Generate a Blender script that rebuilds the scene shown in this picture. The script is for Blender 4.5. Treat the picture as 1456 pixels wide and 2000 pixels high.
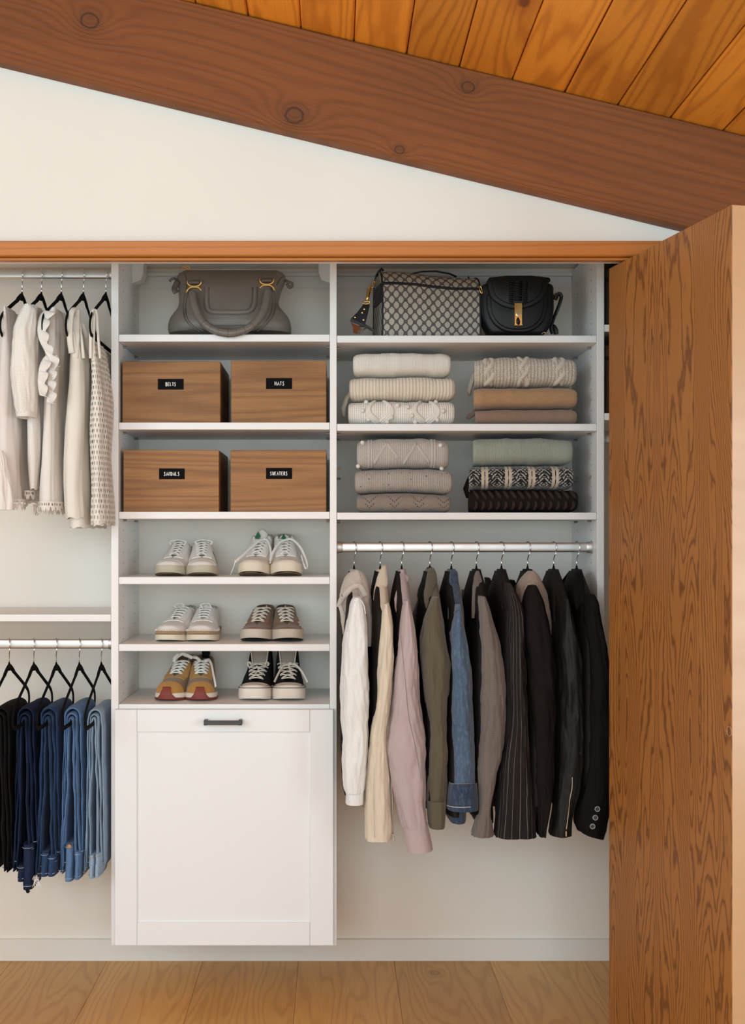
import bpy, bmesh, math, random
import numpy as np
from mathutils import Vector, noise as mnoise
for _o in list(bpy.data.objects): bpy.data.objects.remove(_o)
SC = bpy.context.scene
COL = SC.collection
pi = math.pi
# ------------------------------------------------------------------ camera
# world: metres, back wall of the closet at y = 0, floor at z = 0, camera looks along +y
CAM_Y, CAM_Z, F_PX, VX, VY = -3.695, 1.351, 2262.0, 650.0, 1048.0
cam = bpy.data.cameras.new('camera'); cam_o = bpy.data.objects.new('camera', cam); COL.objects.link(cam_o)
cam_o.location = (0, CAM_Y, CAM_Z); cam_o.rotation_euler = (pi/2, 0, 0)
cam.sensor_fit = 'VERTICAL'; cam.sensor_height = 36.0; cam.lens = F_PX/2000*36
cam.shift_x = (728-VX)/2000; cam.shift_y = (VY-1000)/2000
cam.clip_start = 0.05; cam.clip_end = 60
SC.camera = cam_o
# ------------------------------------------------------------------ light
SC.view_settings.view_transform = 'Standard'; SC.view_settings.look = 'None'
SC.view_settings.gamma = 1.0; SC.view_settings.use_curve_mapping = False
SC.view_settings.exposure = 0.0
world = bpy.data.worlds.new('sky'); SC.world = world; world.use_nodes = True
_bg = world.node_tree.nodes['Background']; _bg.inputs[0].default_value = (0.86, 0.93, 1.0, 1); _bg.inputs[1].default_value = 0.6
def area(name, loc, rot, sx, sy, power, colr):
    l = bpy.data.lights.new(name, 'AREA'); l.shape = 'RECTANGLE'; l.size = sx; l.size_y = sy
    l.energy = power; l.color = colr
    o = bpy.data.objects.new(name, l); COL.objects.link(o); o.location = loc; o.rotation_euler = rot
    return o
# daylight entering by the tall glazed wall behind the camera and by the side windows
area('daylight_rear', (-0.45, -5.72, 1.90), (pi/2, 0, 0), 3.3, 2.3, 128, (0.725, 0.91, 1.0))
area('daylight_left', (-2.57, -3.1, 1.85), (pi/2, 0, -pi/2), 2.2, 1.7, 55, (0.72, 0.91, 1.0))
area('daylight_right', (2.37, -2.95, 1.22), (pi/2, 0, pi/2), 1.5, 1.5, 43, (0.74, 0.91, 1.0))
try:
    SC.cycles.max_bounces = 10; SC.cycles.diffuse_bounces = 6
    SC.cycles.use_denoising = True
except Exception: pass
# ------------------------------------------------------------------ helpers
def W(px, py, d):
    """point at distance d from the camera that stands at the measured position"""
    return ((px-VX)*d/F_PX, CAM_Y+d, CAM_Z-(py-VY)*d/F_PX)
def X(px, d): return (px-VX)*d/F_PX
def Z(py, d): return CAM_Z-(py-VY)*d/F_PX
def nz(x, y=0.0, z=0.0): return mnoise.noise(Vector((x, y, z)))

class MB:
    """collects one mesh; every builder works in world coordinates"""
    def __init__(s): s.v = []; s.f = []; s.uv = []; s.m = []; s.mi = 0
    def add(s, verts, faces, uvs=None):
        o = len(s.v); s.v.extend(verts)
        for i, f in enumerate(faces):
            s.f.append(tuple(k+o for k in f)); s.m.append(s.mi)
            s.uv.append(uvs[i] if uvs else None)
        return s
    def box(s, x0, x1, y0, y1, z0, z1, b=0.0):
        if x0 > x1: x0, x1 = x1, x0
        if y0 > y1: y0, y1 = y1, y0
        if z0 > z1: z0, z1 = z1, z0
        if b <= 0:
            v = [(x, y, z) for z in (z0, z1) for y in (y0, y1) for x in (x0, x1)]
            return s.add(v, [(0,2,3,1), (4,5,7,6), (0,1,5,4), (2,6,7,3), (0,4,6,2), (1,3,7,5)])
        b = min(b, (x1-x0)*.49, (y1-y0)*.49, (z1-z0)*.49)
        v = []; idx = {}
        for k, cz in enumerate((z0, z1)):
            for j, cy in enumerate((y0, y1)):
                for i, cx in enumerate((x0, x1)):
                    sx, sy, sz = (b, -b)[i], (b, -b)[j], (b, -b)[k]
                    idx[i, j, k, 'x'] = len(v); v.append((cx, cy+sy, cz+sz))
                    idx[i, j, k, 'y'] = len(v); v.append((cx+sx, cy, cz+sz))
                    idx[i, j, k, 'z'] = len(v); v.append((cx+sx, cy+sy, cz))
        f = []
        for i in (0, 1): f.append(tuple(idx[i, j, k, 'x'] for j, k in ((0,0),(1,0),(1,1),(0,1))))
        for j in (0, 1): f.append(tuple(idx[i, j, k, 'y'] for i, k in ((0,0),(1,0),(1,1),(0,1))))
        for k in (0, 1): f.append(tuple(idx[i, j, k, 'z'] for i, j in ((0,0),(1,0),(1,1),(0,1))))
        for i in (0, 1):
            for j in (0, 1): f.append((idx[i,j,0,'x'], idx[i,j,1,'x'], idx[i,j,1,'y'], idx[i,j,0,'y']))
        for i in (0, 1):
            for k in (0, 1): f.append((idx[i,0,k,'x'], idx[i,1,k,'x'], idx[i,1,k,'z'], idx[i,0,k,'z']))
        for j in (0, 1):
            for k in (0, 1): f.append((idx[0,j,k,'y'], idx[1,j,k,'y'], idx[1,j,k,'z'], idx[0,j,k,'z']))
        for i in (0, 1):
            for j in (0, 1):
                for k in (0, 1): f.append((idx[i,j,k,'x'], idx[i,j,k,'y'], idx[i,j,k,'z']))
        return s.add(v, f)
    def rings(s, rs, closed=True, cap0=False, cap1=False, uv=True):
        """rs: list of rings, each a list of points of one length"""
        n = len(rs[0]); v = [p for r in rs for p in r]; f = []; uvs = []
        if uv:
            mid = rs[len(rs)//2]
            us = [0.0]
            for i in range(n): us.append(us[-1]+math.dist(mid[i], mid[(i+1) % n]))
            vs = [0.0]
            for k in range(1, len(rs)):
                vs.append(vs[-1]+sum(math.dist(rs[k][i], rs[k-1][i]) for i in range(0, n, max(1, n//6)))/len(range(0, n, max(1, n//6))))
        for k in range(len(rs)-1):
            for i in range(n if closed else n-1):
                j = (i+1) % n
                f.append((k*n+i, k*n+j, (k+1)*n+j, (k+1)*n+i))
                if uv: uvs.append(((us[i], vs[k]), (us[i+1], vs[k]), (us[i+1], vs[k+1]), (us[i], vs[k+1])))
        for c, k in ((cap0, 0), (cap1, len(rs)-1)):
            if c:
                ring = tuple(k*n+i for i in range(n))
                f.append(ring if k else ring[::-1])
                if uv: uvs.append(tuple((v[q][0], v[q][2]) for q in f[-1]))
        return s.add(v, f, uvs if uv else None)
    def tube(s, pts, r, seg=8, flat=1.0, up=(0, 0, 1), caps=True, closed=False, r2=None):
        """tube along pts; r number or list; flat <1 squashes the section along 'up'"""
        P = [Vector(p) for p in pts]; n = len(P); rs = []
        R = r if isinstance(r, (list, tuple)) else [r]*n
        nrm = None
        for i in range(n):
            if closed: t = P[(i+1) % n]-P[i-1]
            else: t = P[min(i+1, n-1)]-P[max(i-1, 0)]
            if t.length < 1e-9: t = Vector((0, 0, 1))
            t.normalize()
            if nrm is None:
                u = Vector(up); nrm = u-t*u.dot(t)
                if nrm.length < 1e-4: nrm = Vector((1, 0, 0))-t*t.x
            else: nrm = nrm-t*nrm.dot(t)
            if nrm.length < 1e-6: nrm = t.orthogonal()
            nrm.normalize(); b = t.cross(nrm)
            rs.append([tuple(P[i]+nrm*(R[i]*flat*math.sin(2*pi*k/seg))+b*(R[i]*math.cos(2*pi*k/seg))) for k in range(seg)])
        if closed: rs.append(rs[0])
        return s.rings(rs, True, caps and not closed, caps and not closed)
    def sphere(s, c, r, seg=12, ring=8, sq=(1, 1, 1)):
        rs = []
        for k in range(ring+1):
            a = -pi/2+pi*k/ring; rr = max(math.cos(a), 1e-3)*r
            rs.append([(c[0]+rr*sq[0]*math.cos(2*pi*i/seg), c[1]+rr*sq[1]*math.sin(2*pi*i/seg), c[2]+r*sq[2]*math.sin(a)) for i in range(seg)])
        return s.rings(rs, True, True, True)
    def cyl(s, p0, p1, r, seg=14): return s.tube([p0, p1], r, seg)
    def prism(s, poly, y0, y1, b=0.0):
        """outline poly [(x,z)] counter-clockwise in the xz plane, extruded y0..y1 (y0 = front), optional rounding of the front/back rim"""
        n = len(poly)
        def inset(d):
            out = []
            for i in range(n):
                a = Vector(poly[i-1]); p = Vector(poly[i]); c = Vector(poly[(i+1) % n])
                e1 = (p-a); e2 = (c-p)
                if e1.length < 1e-9 or e2.length < 1e-9: out.append(tuple(p)); continue
                n1 = Vector((-e1.y, e1.x)).normalized(); n2 = Vector((-e2.y, e2.x)).normalized()
                m = (n1+n2); m = m/max(m.dot(m)/2, .35) if m.length > 1e-6 else n1
                q = p+m*d; out.append((q.x, q.y))
            return out
        rs = []
        if b > 0:
            for k in range(4):
                a = pi/2*k/3; q = inset(b*(1-math.sin(a)))
                rs.append([(x, y0+b*(1-math.cos(a)), z) for x, z in q])
            for k in range(4):
                a = pi/2*(3-k)/3; q = inset(b*(1-math.sin(a)))
                rs.append([(x, y1-b*(1-math.cos(a)), z) for x, z in q])
        else: rs = [[(x, y0, z) for x, z in poly], [(x, y1, z) for x, z in poly]]
        return s.rings(rs, True, True, True)
    def grid(s, fn, nu, nv, closed_u=False):
        """fn(i/nu, j/nv) -> point"""
        v = [tuple(fn(i/nu, j/nv)) for j in range(nv+1) for i in range(nu+1)]
        f = []; uvs = []
        for j in range(nv):
            for i in range(nu):
                a = j*(nu+1)+i
                f.append((a, a+1, a+nu+2, a+nu+1))
                uvs.append(((i/nu, j/nv), ((i+1)/nu, j/nv), ((i+1)/nu, (j+1)/nv), (i/nu, (j+1)/nv)))
        return s.add(v, f, uvs)
    def build(s, name, mat, parent=None, smooth=35, solid=0.0, sub=0, at=None, weld=0.0):
        base = Vector((0, 0, 0))
        if parent is not None:
            q = parent
            while q is not None: base = base+q.location; q = q.parent
        pbase = base.copy()
        if at is not None: base = Vector(at)
        me = bpy.data.meshes.new(name)
        me.from_pydata([(x-base.x, y-base.y, z-base.z) for x, y, z in s.v], [], s.f)
        for mm in (mat if isinstance(mat, (list, tuple)) else [mat]): me.materials.append(mm)
        if any(s.m): me.polygons.foreach_set('material_index', s.m)
        if any(u is not None for u in s.uv):
            lay = me.uv_layers.new(name='UVMap'); k = 0; flat = []
            for fi, f in enumerate(s.f):
                u = s.uv[fi]
                for q in range(len(f)): flat.extend(u[q] if u else (0.0, 0.0))
            lay.data.foreach_set('uv', flat)
        bm = bmesh.new(); bm.from_mesh(me); (bmesh.ops.remove_doubles(bm, verts=bm.verts[:], dist=weld) if weld else None); bmesh.ops.recalc_face_normals(bm, faces=bm.faces[:]); bm.to_mesh(me); bm.free()
        if smooth:
            me.polygons.foreach_set('use_smooth', [True]*len(me.polygons))
            if smooth < 179: me.set_sharp_from_angle(angle=math.radians(smooth))
        me.update()
        o = bpy.data.objects.new(name, me); COL.objects.link(o)
        if parent is not None: o.parent = parent
        if at is not None: o.location = Vector(at)-pbase
        if solid:
            md = o.modifiers.new('solid', 'SOLIDIFY'); md.thickness = solid; md.offset = -1
        if sub:
            md = o.modifiers.new('sub', 'SUBSURF'); md.levels = sub; md.render_levels = sub
        return o
def tag(o, label, cat, group=None, kind=None):
    o['label'] = label; o['category'] = cat
    if group: o['group'] = group
    if kind: o['kind'] = kind
    return o
def thing(name, label, cat, loc, group=None):
    o = bpy.data.objects.new(name, None); COL.objects.link(o); o.location = loc; o.empty_display_size = .05
    return tag(o, label, cat, group)
def struct(o, label=None):
    o['kind'] = 'structure'
    if label: o['label'] = label
    return o
def crom(pts, n):
    """Catmull-Rom resampling of rows (tuples) to n rows, centripetal enough for close rows"""
    P = np.array(pts, float); L = len(P)
    t = np.linspace(0, L-1, n); out = []
    for q in t:
        i = min(int(q), L-2); f = q-i
        p0, p1, p2, p3 = P[max(i-1, 0)], P[i], P[i+1], P[min(i+2, L-1)]
        out.append(.5*((2*p1)+(-p0+p2)*f+(2*p0-5*p1+4*p2-p3)*f*f+(-p0+3*p1-3*p2+p3)*f**3))
    return [tuple(r) for r in out]
def lerp_rows(rows, n):
    """piecewise-linear resampling by the first column, then light smoothing"""
    P = np.array(rows, float); t = np.linspace(P[0, 0], P[-1, 0], n)
    order = np.argsort(P[:, 0])
    out = [t]+[np.interp(t, P[order, 0], P[order, c]) for c in range(1, P.shape[1])]
    out = np.array(out).T
    for _ in range(2):
        m = out.copy(); m[1:-1, 1:] = (out[:-2, 1:]+2*out[1:-1, 1:]+out[2:, 1:])/4; out = m
    return [tuple(r) for r in out]
def sgnpow(c, p): return math.copysign(abs(c)**p, c)
# ------------------------------------------------------------------ materials (all procedural)
class NT:
    def __init__(s, name):
        s.mat = bpy.data.materials.new(name); s.mat.use_nodes = True
        s.t = s.mat.node_tree; s.b = s.t.nodes['Principled BSDF']
    def n(s, typ, **kw):
        x = s.t.nodes.new(typ)
        for k, v in kw.items(): setattr(x, k, v)
        return x
    def link(s, a, b): s.t.links.new(a, b)
    def put(s, sock, val):
        if hasattr(val, 'links') or isinstance(val, bpy.types.NodeSocket): s.link(val, sock)
        elif isinstance(val, (tuple, list)) and len(val) == 3 and sock.type == 'RGBA': sock.default_value = (*val, 1)
        else: sock.default_value = val
    def math(s, op, a, b=None, c=None, clamp=False):
        x = s.n('ShaderNodeMath', operation=op); x.use_clamp = clamp
        s.put(x.inputs[0], a)
        if b is not None: s.put(x.inputs[1], b)
        if c is not None: s.put(x.inputs[2], c)
        return x.outputs[0]
    def vmath(s, op, a, b=None):
        x = s.n('ShaderNodeVectorMath', operation=op); s.put(x.inputs[0], a)
        if b is not None: s.put(x.inputs[1], b)
        return x.outputs[0]
    def coord(s, kind='Object'): return s.n('ShaderNodeTexCoord').outputs[kind]
    def rnd(s): return s.n('ShaderNodeObjectInfo').outputs['Random']
    def map(s, vec, scale=(1, 1, 1), rot=(0, 0, 0), loc=(0, 0, 0)):
        x = s.n('ShaderNodeMapping'); s.put(x.inputs['Vector'], vec)
        x.inputs['Scale'].default_value = scale; x.inputs['Rotation'].default_value = rot
        s.put(x.inputs['Location'], loc); return x.outputs[0]
    def noise(s, vec, scale, detail=3, rough=.5, dist=0.0):
        x = s.n('ShaderNodeTexNoise'); s.put(x.inputs['Vector'], vec); s.put(x.inputs['Scale'], scale)
        x.inputs['Detail'].default_value = detail; x.inputs['Roughness'].default_value = rough; x.inputs['Distortion'].default_value = dist
        return x.outputs['Fac']
    def vor(s, vec, scale, feature='F1', out='Distance', rand=1.0):
        x = s.n('ShaderNodeTexVoronoi'); x.feature = feature; s.put(x.inputs['Vector'], vec); x.inputs['Scale'].default_value = scale
        x.inputs['Randomness'].default_value = rand
        return x.outputs[out]
    def ramp(s, fac, stops, interp='LINEAR'):
        x = s.n('ShaderNodeValToRGB'); s.put(x.inputs[0], fac); e = x.color_ramp; e.interpolation = interp
        while len(e.elements) > len(stops): e.elements.remove(e.elements[-1])
        while len(e.elements) < len(stops): e.elements.new(1)
        for q, (p, c) in zip(e.elements, stops):
            q.position = p; q.color = (*c, 1) if len(c) == 3 else c
        return x.outputs[0]
    def mix(s, fac, a, b, mode='MIX'):
        x = s.n('ShaderNodeMix', data_type='RGBA', blend_type=mode)
        s.put(x.inputs[0], fac); s.put(x.inputs[6], a); s.put(x.inputs[7], b); return x.outputs[2]
    def xyz(s, vec):
        x = s.n('ShaderNodeSeparateXYZ'); s.put(x.inputs[0], vec); return x.outputs
    def comb(s, a, b, c):
        x = s.n('ShaderNodeCombineXYZ')
        for i, q in enumerate((a, b, c)): s.put(x.inputs[i], q)
        return x.outputs[0]
    def step(s, v, lo, hi):
        x = s.n('ShaderNodeMapRange'); x.interpolation_type = 'SMOOTHSTEP'; s.put(x.inputs[0], v)
        x.inputs[1].default_value = lo; x.inputs[2].default_value = hi; return x.outputs[0]
    def bump(s, h, strength=.3, dist=.002):
        x = s.n('ShaderNodeBump'); s.put(x.inputs['Height'], h); x.inputs['Strength'].default_value = strength
        x.inputs['Distance'].default_value = dist; s.link(x.outputs[0], s.b.inputs['Normal']); return x
    def fin(s, col=None, rough=None, metal=None, spec=None, sheen=None, coat=None, alpha=None, trans=None, sheen_rough=.5):
        I = s.b.inputs
        if col is not None: s.put(I['Base Color'], col)
        if rough is not None: s.put(I['Roughness'], rough)
        if metal is not None: I['Metallic'].default_value = metal
        if spec is not None: I['Specular IOR Level'].default_value = spec
        if sheen is not None: I['Sheen Weight'].default_value = sheen; I['Sheen Roughness'].default_value = sheen_rough
        if coat is not None: I['Coat Weight'].default_value = coat; I['Coat Roughness'].default_value = .25
        if alpha is not None: s.put(I['Alpha'], alpha)
        if trans is not None: I['Transmission Weight'].default_value = trans
        return s.mat
def m_paint(name, col, rough=.55, amp=.04, bump=.08):
    k = NT(name); c = k.coord()
    n1 = k.noise(c, 3.0, 3); n2 = k.noise(c, 220, 2)
    colr = k.mix(n1, tuple(q*(1-amp) for q in col), tuple(min(1, q*(1+amp)) for q in col))
    k.bump(n2, bump, .0006); return k.fin(colr, rough, spec=.35)
def m_melamine(name, col):
    k = NT(name); c = k.coord()
    n = k.noise(k.map(c, (420, 420, 6)), 1.0, 2); n1 = k.noise(c, 2.0, 2)
    colr = k.mix(n1, tuple(q*.97 for q in col), col)
    k.bump(n, .10, .0005); return k.fin(colr, .42, spec=.4)
def m_metal(name, col, rough=.25):
    k = NT(name); n = k.noise(k.coord(), 60, 2)
    return k.fin(col, k.math('MULTIPLY_ADD', n, .12, rough-.06), metal=1.0)
def m_plain(name, col, rough=.5, bump=0.0, bscale=300, spec=.4, amp=.06, sheen=None):
    k = NT(name); c = k.coord(); n = k.noise(c, bscale, 3); n1 = k.noise(c, bscale/12, 2)
    colr = k.mix(n1, tuple(q*(1-amp) for q in col), tuple(min(1, q*(1+amp)) for q in col))
    if bump: k.bump(n, bump, .001)
    return k.fin(colr, rough, spec=spec, sheen=sheen)
def m_leather(name, col, rough=.42, scale=260, bump=.25, amp=.15, coat=None):
    k = NT(name); c = k.coord(); v = k.vor(c, scale); n1 = k.noise(c, 14, 4)
    colr = k.mix(n1, tuple(q*(1-amp) for q in col), tuple(min(1, q*(1+amp)) for q in col))
    h = k.math('ADD', v, k.math('MULTIPLY', k.noise(c, 40, 3), 1.2))
    k.bump(h, bump, .0012); return k.fin(colr, k.math('MULTIPLY_ADD', n1, .2, rough-.1), spec=.5 if sum(col) > .1 else .28, coat=coat)
def m_wood(name, cols, grain=1, across=0, freq=26.0, stretch=.10, warp=1.0, rough=.45, fine=.25, rand=True, lines=.55, knots=None, vary=.12, trend=2.2, center=None, coat=None, bump=.12, dark=None, sharp=6.0, pores=900, detail=2.0, period=None, jag=.02, rknots=False):
    """contour-line wood figure; grain = axis index the fibres follow, across = axis across the face.
    cols = (dark line, mid, light)"""
    k = NT(name); c = k.coord(); r = k.rnd() if rand else 0.0
    sx = k.xyz(c); g = sx[grain]; a = sx[across]; o = sx[3-grain-across]
    if period: a = k.math('SUBTRACT', a, k.math('MULTIPLY', k.math('ROUND', k.math('DIVIDE', a, period)), period))
    if center is not None:
        a = k.math('ABSOLUTE', k.math('SUBTRACT', a, center))
    if rand:
        off = k.math('MULTIPLY', r, 37.0)
        g2 = k.math('ADD', g, off); a2 = k.math('ADD', a, k.math('MULTIPLY', k.math('FRACT', k.math('MULTIPLY', r, 7.31)), .11))
    else: g2, a2, off = g, a, 0.0
    vec = k.comb(k.math('MULTIPLY', a2, 1.0), k.math('MULTIPLY', g2, stretch), k.math('ADD', k.math('MULTIPLY', o, .35), off))
    h = k.math('ADD', k.math('MULTIPLY', k.noise(vec, 7.0, detail, .45), warp), k.math('MULTIPLY', a2, trend))
    wob = k.noise(k.comb(a2, k.math('MULTIPLY', g2, .3), off), 60, 2)
    h = k.math('ADD', h, k.math('MULTIPLY', wob, jag))
    if knots:
        for (ka, kg, kr, ks) in knots:
            da = k.math('DIVIDE', k.math('SUBTRACT', sx[across], ka), kr); dg = k.math('DIVIDE', k.math('SUBTRACT', g, kg), kr*1.5)
            d2 = k.math('ADD', k.math('MULTIPLY', da, da), k.math('MULTIPLY', dg, dg))
            e = k.math('DIVIDE', 1.0, k.math('ADD', 1.0, d2))
            h = k.math('ADD', h, k.math('MULTIPLY', e, ks))
    s1 = k.math('MULTIPLY_ADD', k.math('SINE', k.math('MULTIPLY', h, freq*2)), .5, .5)
    ln = k.math('POWER', s1, sharp)
    fib = k.noise(k.comb(k.math('MULTIPLY', a2, pores), k.math('MULTIPLY', g2, pores*.022), off), 1.0, 3, .6)
    big = k.noise(k.comb(k.math('MULTIPLY', a2, 9), k.math('MULTIPLY', g2, 1.5), off), 1.0, 3, .55)
    base = k.mix(big, cols[1], cols[2])
    base = k.mix(k.math('MULTIPLY', fib, fine), base, tuple(q*.45 for q in cols[1]))
    colr = k.mix(k.math('MULTIPLY', ln, lines), base, cols[0])
    if knots:
        for (ka, kg, kr, ks) in knots:
            da = k.math('SUBTRACT', sx[across], ka); dg = k.math('MULTIPLY', k.math('SUBTRACT', g, kg), .85)
            dd = k.math('SQRT', k.math('ADD', k.math('MULTIPLY', da, da), k.math('MULTIPLY', dg, dg)))
            dd = k.math('ADD', dd, k.math('MULTIPLY', k.math('SUBTRACT', wob, .5), kr*.15))
            ring = k.math('SUBTRACT', 1.0, k.step(k.math('ABSOLUTE', k.math('SUBTRACT', dd, kr*.55)), kr*.02, kr*.12))
            colr = k.mix(k.math('MULTIPLY', ring, .75), colr, tuple(q*.35 for q in cols[0]))
            halo = k.math('SUBTRACT', 1.0, k.step(dd, kr*.3, kr*1.6))
            colr = k.mix(k.math('MULTIPLY', halo, .35), colr, tuple(q*.7 for q in cols[0]))
    if rknots:
        kv = k.vor(k.comb(k.math('MULTIPLY', a2, 1.0), k.math('MULTIPLY', g2, .55), off), 4.2)
        spot = k.math('SUBTRACT', 1.0, k.step(kv, .035, .075)); halo = k.math('SUBTRACT', 1.0, k.step(kv, .05, .26))
        colr = k.mix(k.math('MULTIPLY', halo, .40), colr, cols[0]); colr = k.mix(k.math('MULTIPLY', spot, .8), colr, tuple(q*.45 for q in cols[0]))
    if vary and rand:
        vv = k.math('MULTIPLY_ADD', k.math('FRACT', k.math('MULTIPLY', r, 13.7)), 2*vary, 1-vary)
        colr = k.mix(1.0, colr, k.comb(vv, vv, vv), 'MULTIPLY')
    if bump: k.bump(k.math('ADD', k.math('MULTIPLY', fib, .6), ln), bump, .0008)
    return k.fin(colr, k.math('MULTIPLY_ADD', fib, .2, rough-.1), spec=.4, coat=coat)
def m_fabric(name, col, scale=900, bump=.25, amp=.10, rough=.9, sheen=.25, mottled=0.0, mcol=None, stripes=None, streak=0.0, check=0.0):
    """woven cloth; stripes = (period m, width fraction, colour) along the u of the loft"""
    k = NT(name); c = k.coord(); u = k.xyz(k.coord('UV'))
    n1 = k.noise(c, 9, 3); nf = k.noise(k.map(c, (scale, scale, scale*.25)), 1.0, 2)
    ng = k.noise(k.map(c, (scale*.25, scale*.25, scale)), 1.0, 2)
    colr = k.mix(n1, tuple(q*(1-amp) for q in col), tuple(min(1, q*(1+amp)) for q in col))
    colr = k.mix(k.math('MULTIPLY', nf, .25), colr, tuple(q*.55 for q in col))
    if mottled:
        mm = k.step(k.noise(k.map(c, (220, 220, 60)), 1.0, 4, .7), .45, .68)
        colr = k.mix(k.math('MULTIPLY', mm, mottled), colr, mcol)
    if streak:
        ss = k.step(k.noise(k.map(c, (45, 45, 4)), 1.0, 4, .65), .48, .75)
        colr = k.mix(k.math('MULTIPLY', ss, streak), colr, mcol)
    if stripes:
        per, wd, sc = stripes
        fr = k.math('FRACT', k.math('DIVIDE', u[0], per))
        on = k.math('LESS_THAN', fr, wd)
        colr = k.mix(k.math('MULTIPLY', on, .75), colr, sc)
    if check:
        cu = k.math('LESS_THAN', k.math('FRACT', k.math('DIVIDE', u[0], .0052)), .22); cv = k.math('LESS_THAN', k.math('FRACT', k.math('DIVIDE', u[1], .0052)), .22)
        colr = k.mix(k.math('MULTIPLY', k.math('MAXIMUM', cu, cv), check), colr, tuple(q*.55 for q in col))
    fold = k.noise(k.map(c, (26, 26, 7)), 1.0, 3, .55)
    h = k.math('ADD', k.math('ADD', k.math('MULTIPLY', nf, .6), k.math('MULTIPLY', ng, .6)), k.math('MULTIPLY', fold, 5.0))
    if sum(col) < .12: sheen = 0.0
    k.bump(h, min(1, bump*1.6), .0022); return k.fin(colr, rough, spec=.2 if sheen else .1, sheen=sheen)
def m_knit(name, col, rib=.006, stitch=.004, depth=.6, kind='rib', amp=.10, speck=None, fleck=0.0, col2=None, sheen=.3):
    """knitted cloth on a folded sweater: UV in metres, u across, v round the fold"""
    k = NT(name); c = k.coord(); uv = k.xyz(k.coord('UV')); u, v = uv[0], uv[1]
    n1 = k.noise(c, 12, 3); fz = k.noise(c, 900, 3, .7)
    fu = k.math('ABSOLUTE', k.math('SUBTRACT', k.math('FRACT', k.math('DIVIDE', u, rib)), .5))
    fu = k.math('MULTIPLY', fu, 2.0)
    sh = k.math('ADD', k.math('DIVIDE', v, stitch), k.math('MULTIPLY', fu, .55))
    fv = k.math('ABSOLUTE', k.math('SUBTRACT', k.math('FRACT', sh), .5)); fv = k.math('MULTIPLY', fv, 2.0)
    h = k.math('MULTIPLY', k.math('SUBTRACT', 1.0, k.math('POWER', fu, 2.5)), k.math('SUBTRACT', 1.0, k.math('MULTIPLY', k.math('POWER', fv, 3.0), .55)))
    lo = tuple(q*.62 for q in col); hi = tuple(min(1, q*1.06) for q in col)
    colr = k.mix(k.math('MULTIPLY_ADD', h, .75, .25, clamp=True), lo, hi)
    colr = k.mix(n1, colr, k.mix(1.0, colr, (1-amp, 1-amp, 1-amp), 'MULTIPLY'))
    if speck is not None:
        sp = k.math('LESS_THAN', k.vor(k.comb(u, v, 0.0), 70, rand=1.0), .13)
        colr = k.mix(sp, colr, speck)
    if fleck:
        ff = k.step(k.noise(k.map(c, (500, 500, 260)), 1.0, 3, .7), .42, .66)
        colr = k.mix(k.math('MULTIPLY', ff, fleck), colr, col2)
    hh = k.math('ADD', k.math('MULTIPLY', h, depth), k.math('MULTIPLY', fz, .35))
    k.bump(hh, .8, .002); return k.fin(colr, .95, spec=.1, sheen=sheen if sum(col) > .3 else 0.0)
MT = {}
MT['wall'] = m_paint('wall_paint', (.70, .70, .645), .7)
MT['wall_in'] = m_paint('closet_wall_paint', (.84, .78, .705), .6)
MT['white'] = m_melamine('white_melamine', (.81, .81, .80))
MT['door_white'] = m_melamine('white_door_lacquer', (.80, .825, .835))
MT['base'] = m_paint('baseboard_paint', (.78, .75, .70), .5)
MT['chrome'] = m_metal('satin_chrome', (.64, .63, .62), .45)
MT['wire'] = m_metal('bright_wire', (.72, .72, .72), .15)
MT['brass'] = m_metal('aged_brass', (.62, .40, .15), .3)
MT['gold'] = m_metal('gold_plate', (.78, .48, .17), .2)
MT['steel_dark'] = m_plain('gunmetal', (.055, .058, .062), .35)
MT['pin'] = m_metal('nickel', (.42, .41, .39), .35)
MT['black_hole'] = m_plain('dark_hole', (.05, .045, .04), .9)
MT['velvet'] = m_plain('black_velvet', (.006, .006, .006), .9, .2, 900, .1)
MT['beam'] = m_wood('beam_stain', ((.070, .024, .007), (.150, .045, .0095), (.335, .103, .019)), grain=0, across=2, freq=40, stretch=.055, warp=.7, trend=3.6, rough=.62, fine=.60, lines=.30, rand=False, bump=.4, sharp=2.0, pores=420,
    knots=[(.022, -.742, .034, .42), (-.089, -.182, .034, .42), (.083, .229, .024, .30), (-.112, .097, .018, .2)])
MT['board'] = m_wood('fir_board', ((.32, .070, .005), (.74, .235, .017), (.90, .370, .042)), grain=1, across=0, freq=46, stretch=.07, warp=.9, trend=2.0, rough=.42, fine=.35, lines=.42, vary=.26, coat=.06, sharp=2.5, pores=500, rknots=True)
MT['trim'] = m_wood('trim_wood', ((.24, .070, .010), (.47, .158, .026), (.57, .215, .040)), grain=0, across=2, freq=24, stretch=.08, warp=.5, trend=4, rough=.38, fine=.35, lines=.35, coat=.1)
MT['door'] = m_wood('door_veneer', ((.115, .036, .007), (.35, .130, .028), (.43, .178, .041)), grain=2, across=0, freq=74, stretch=.12, warp=1.5, trend=2.2, rough=.45, fine=.40, lines=.78, rand=False, center=-.035, sharp=4, pores=700, bump=.1, coat=.05, detail=1.6, jag=.045)
MT['door_edge'] = m_wood('door_edge_wood', ((.38, .21, .10), (.46, .27, .135), (.54, .33, .175)), grain=2, across=0, freq=14, stretch=.08, warp=.6, rough=.34, fine=.3, lines=.2, coat=.3)
_FL = ((.42, .195, .050), (.64, .335, .095), (.78, .440, .145))
def m_floor(name, **kw): return m_wood(name, _FL, grain=1, across=0, freq=40, stretch=.13, warp=1.1, trend=1.6, rough=.42, fine=.45, lines=.45, vary=.13, sharp=3, pores=520, coat=.08, **kw)
MT['floor'] = m_floor('oak_plank')
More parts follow.
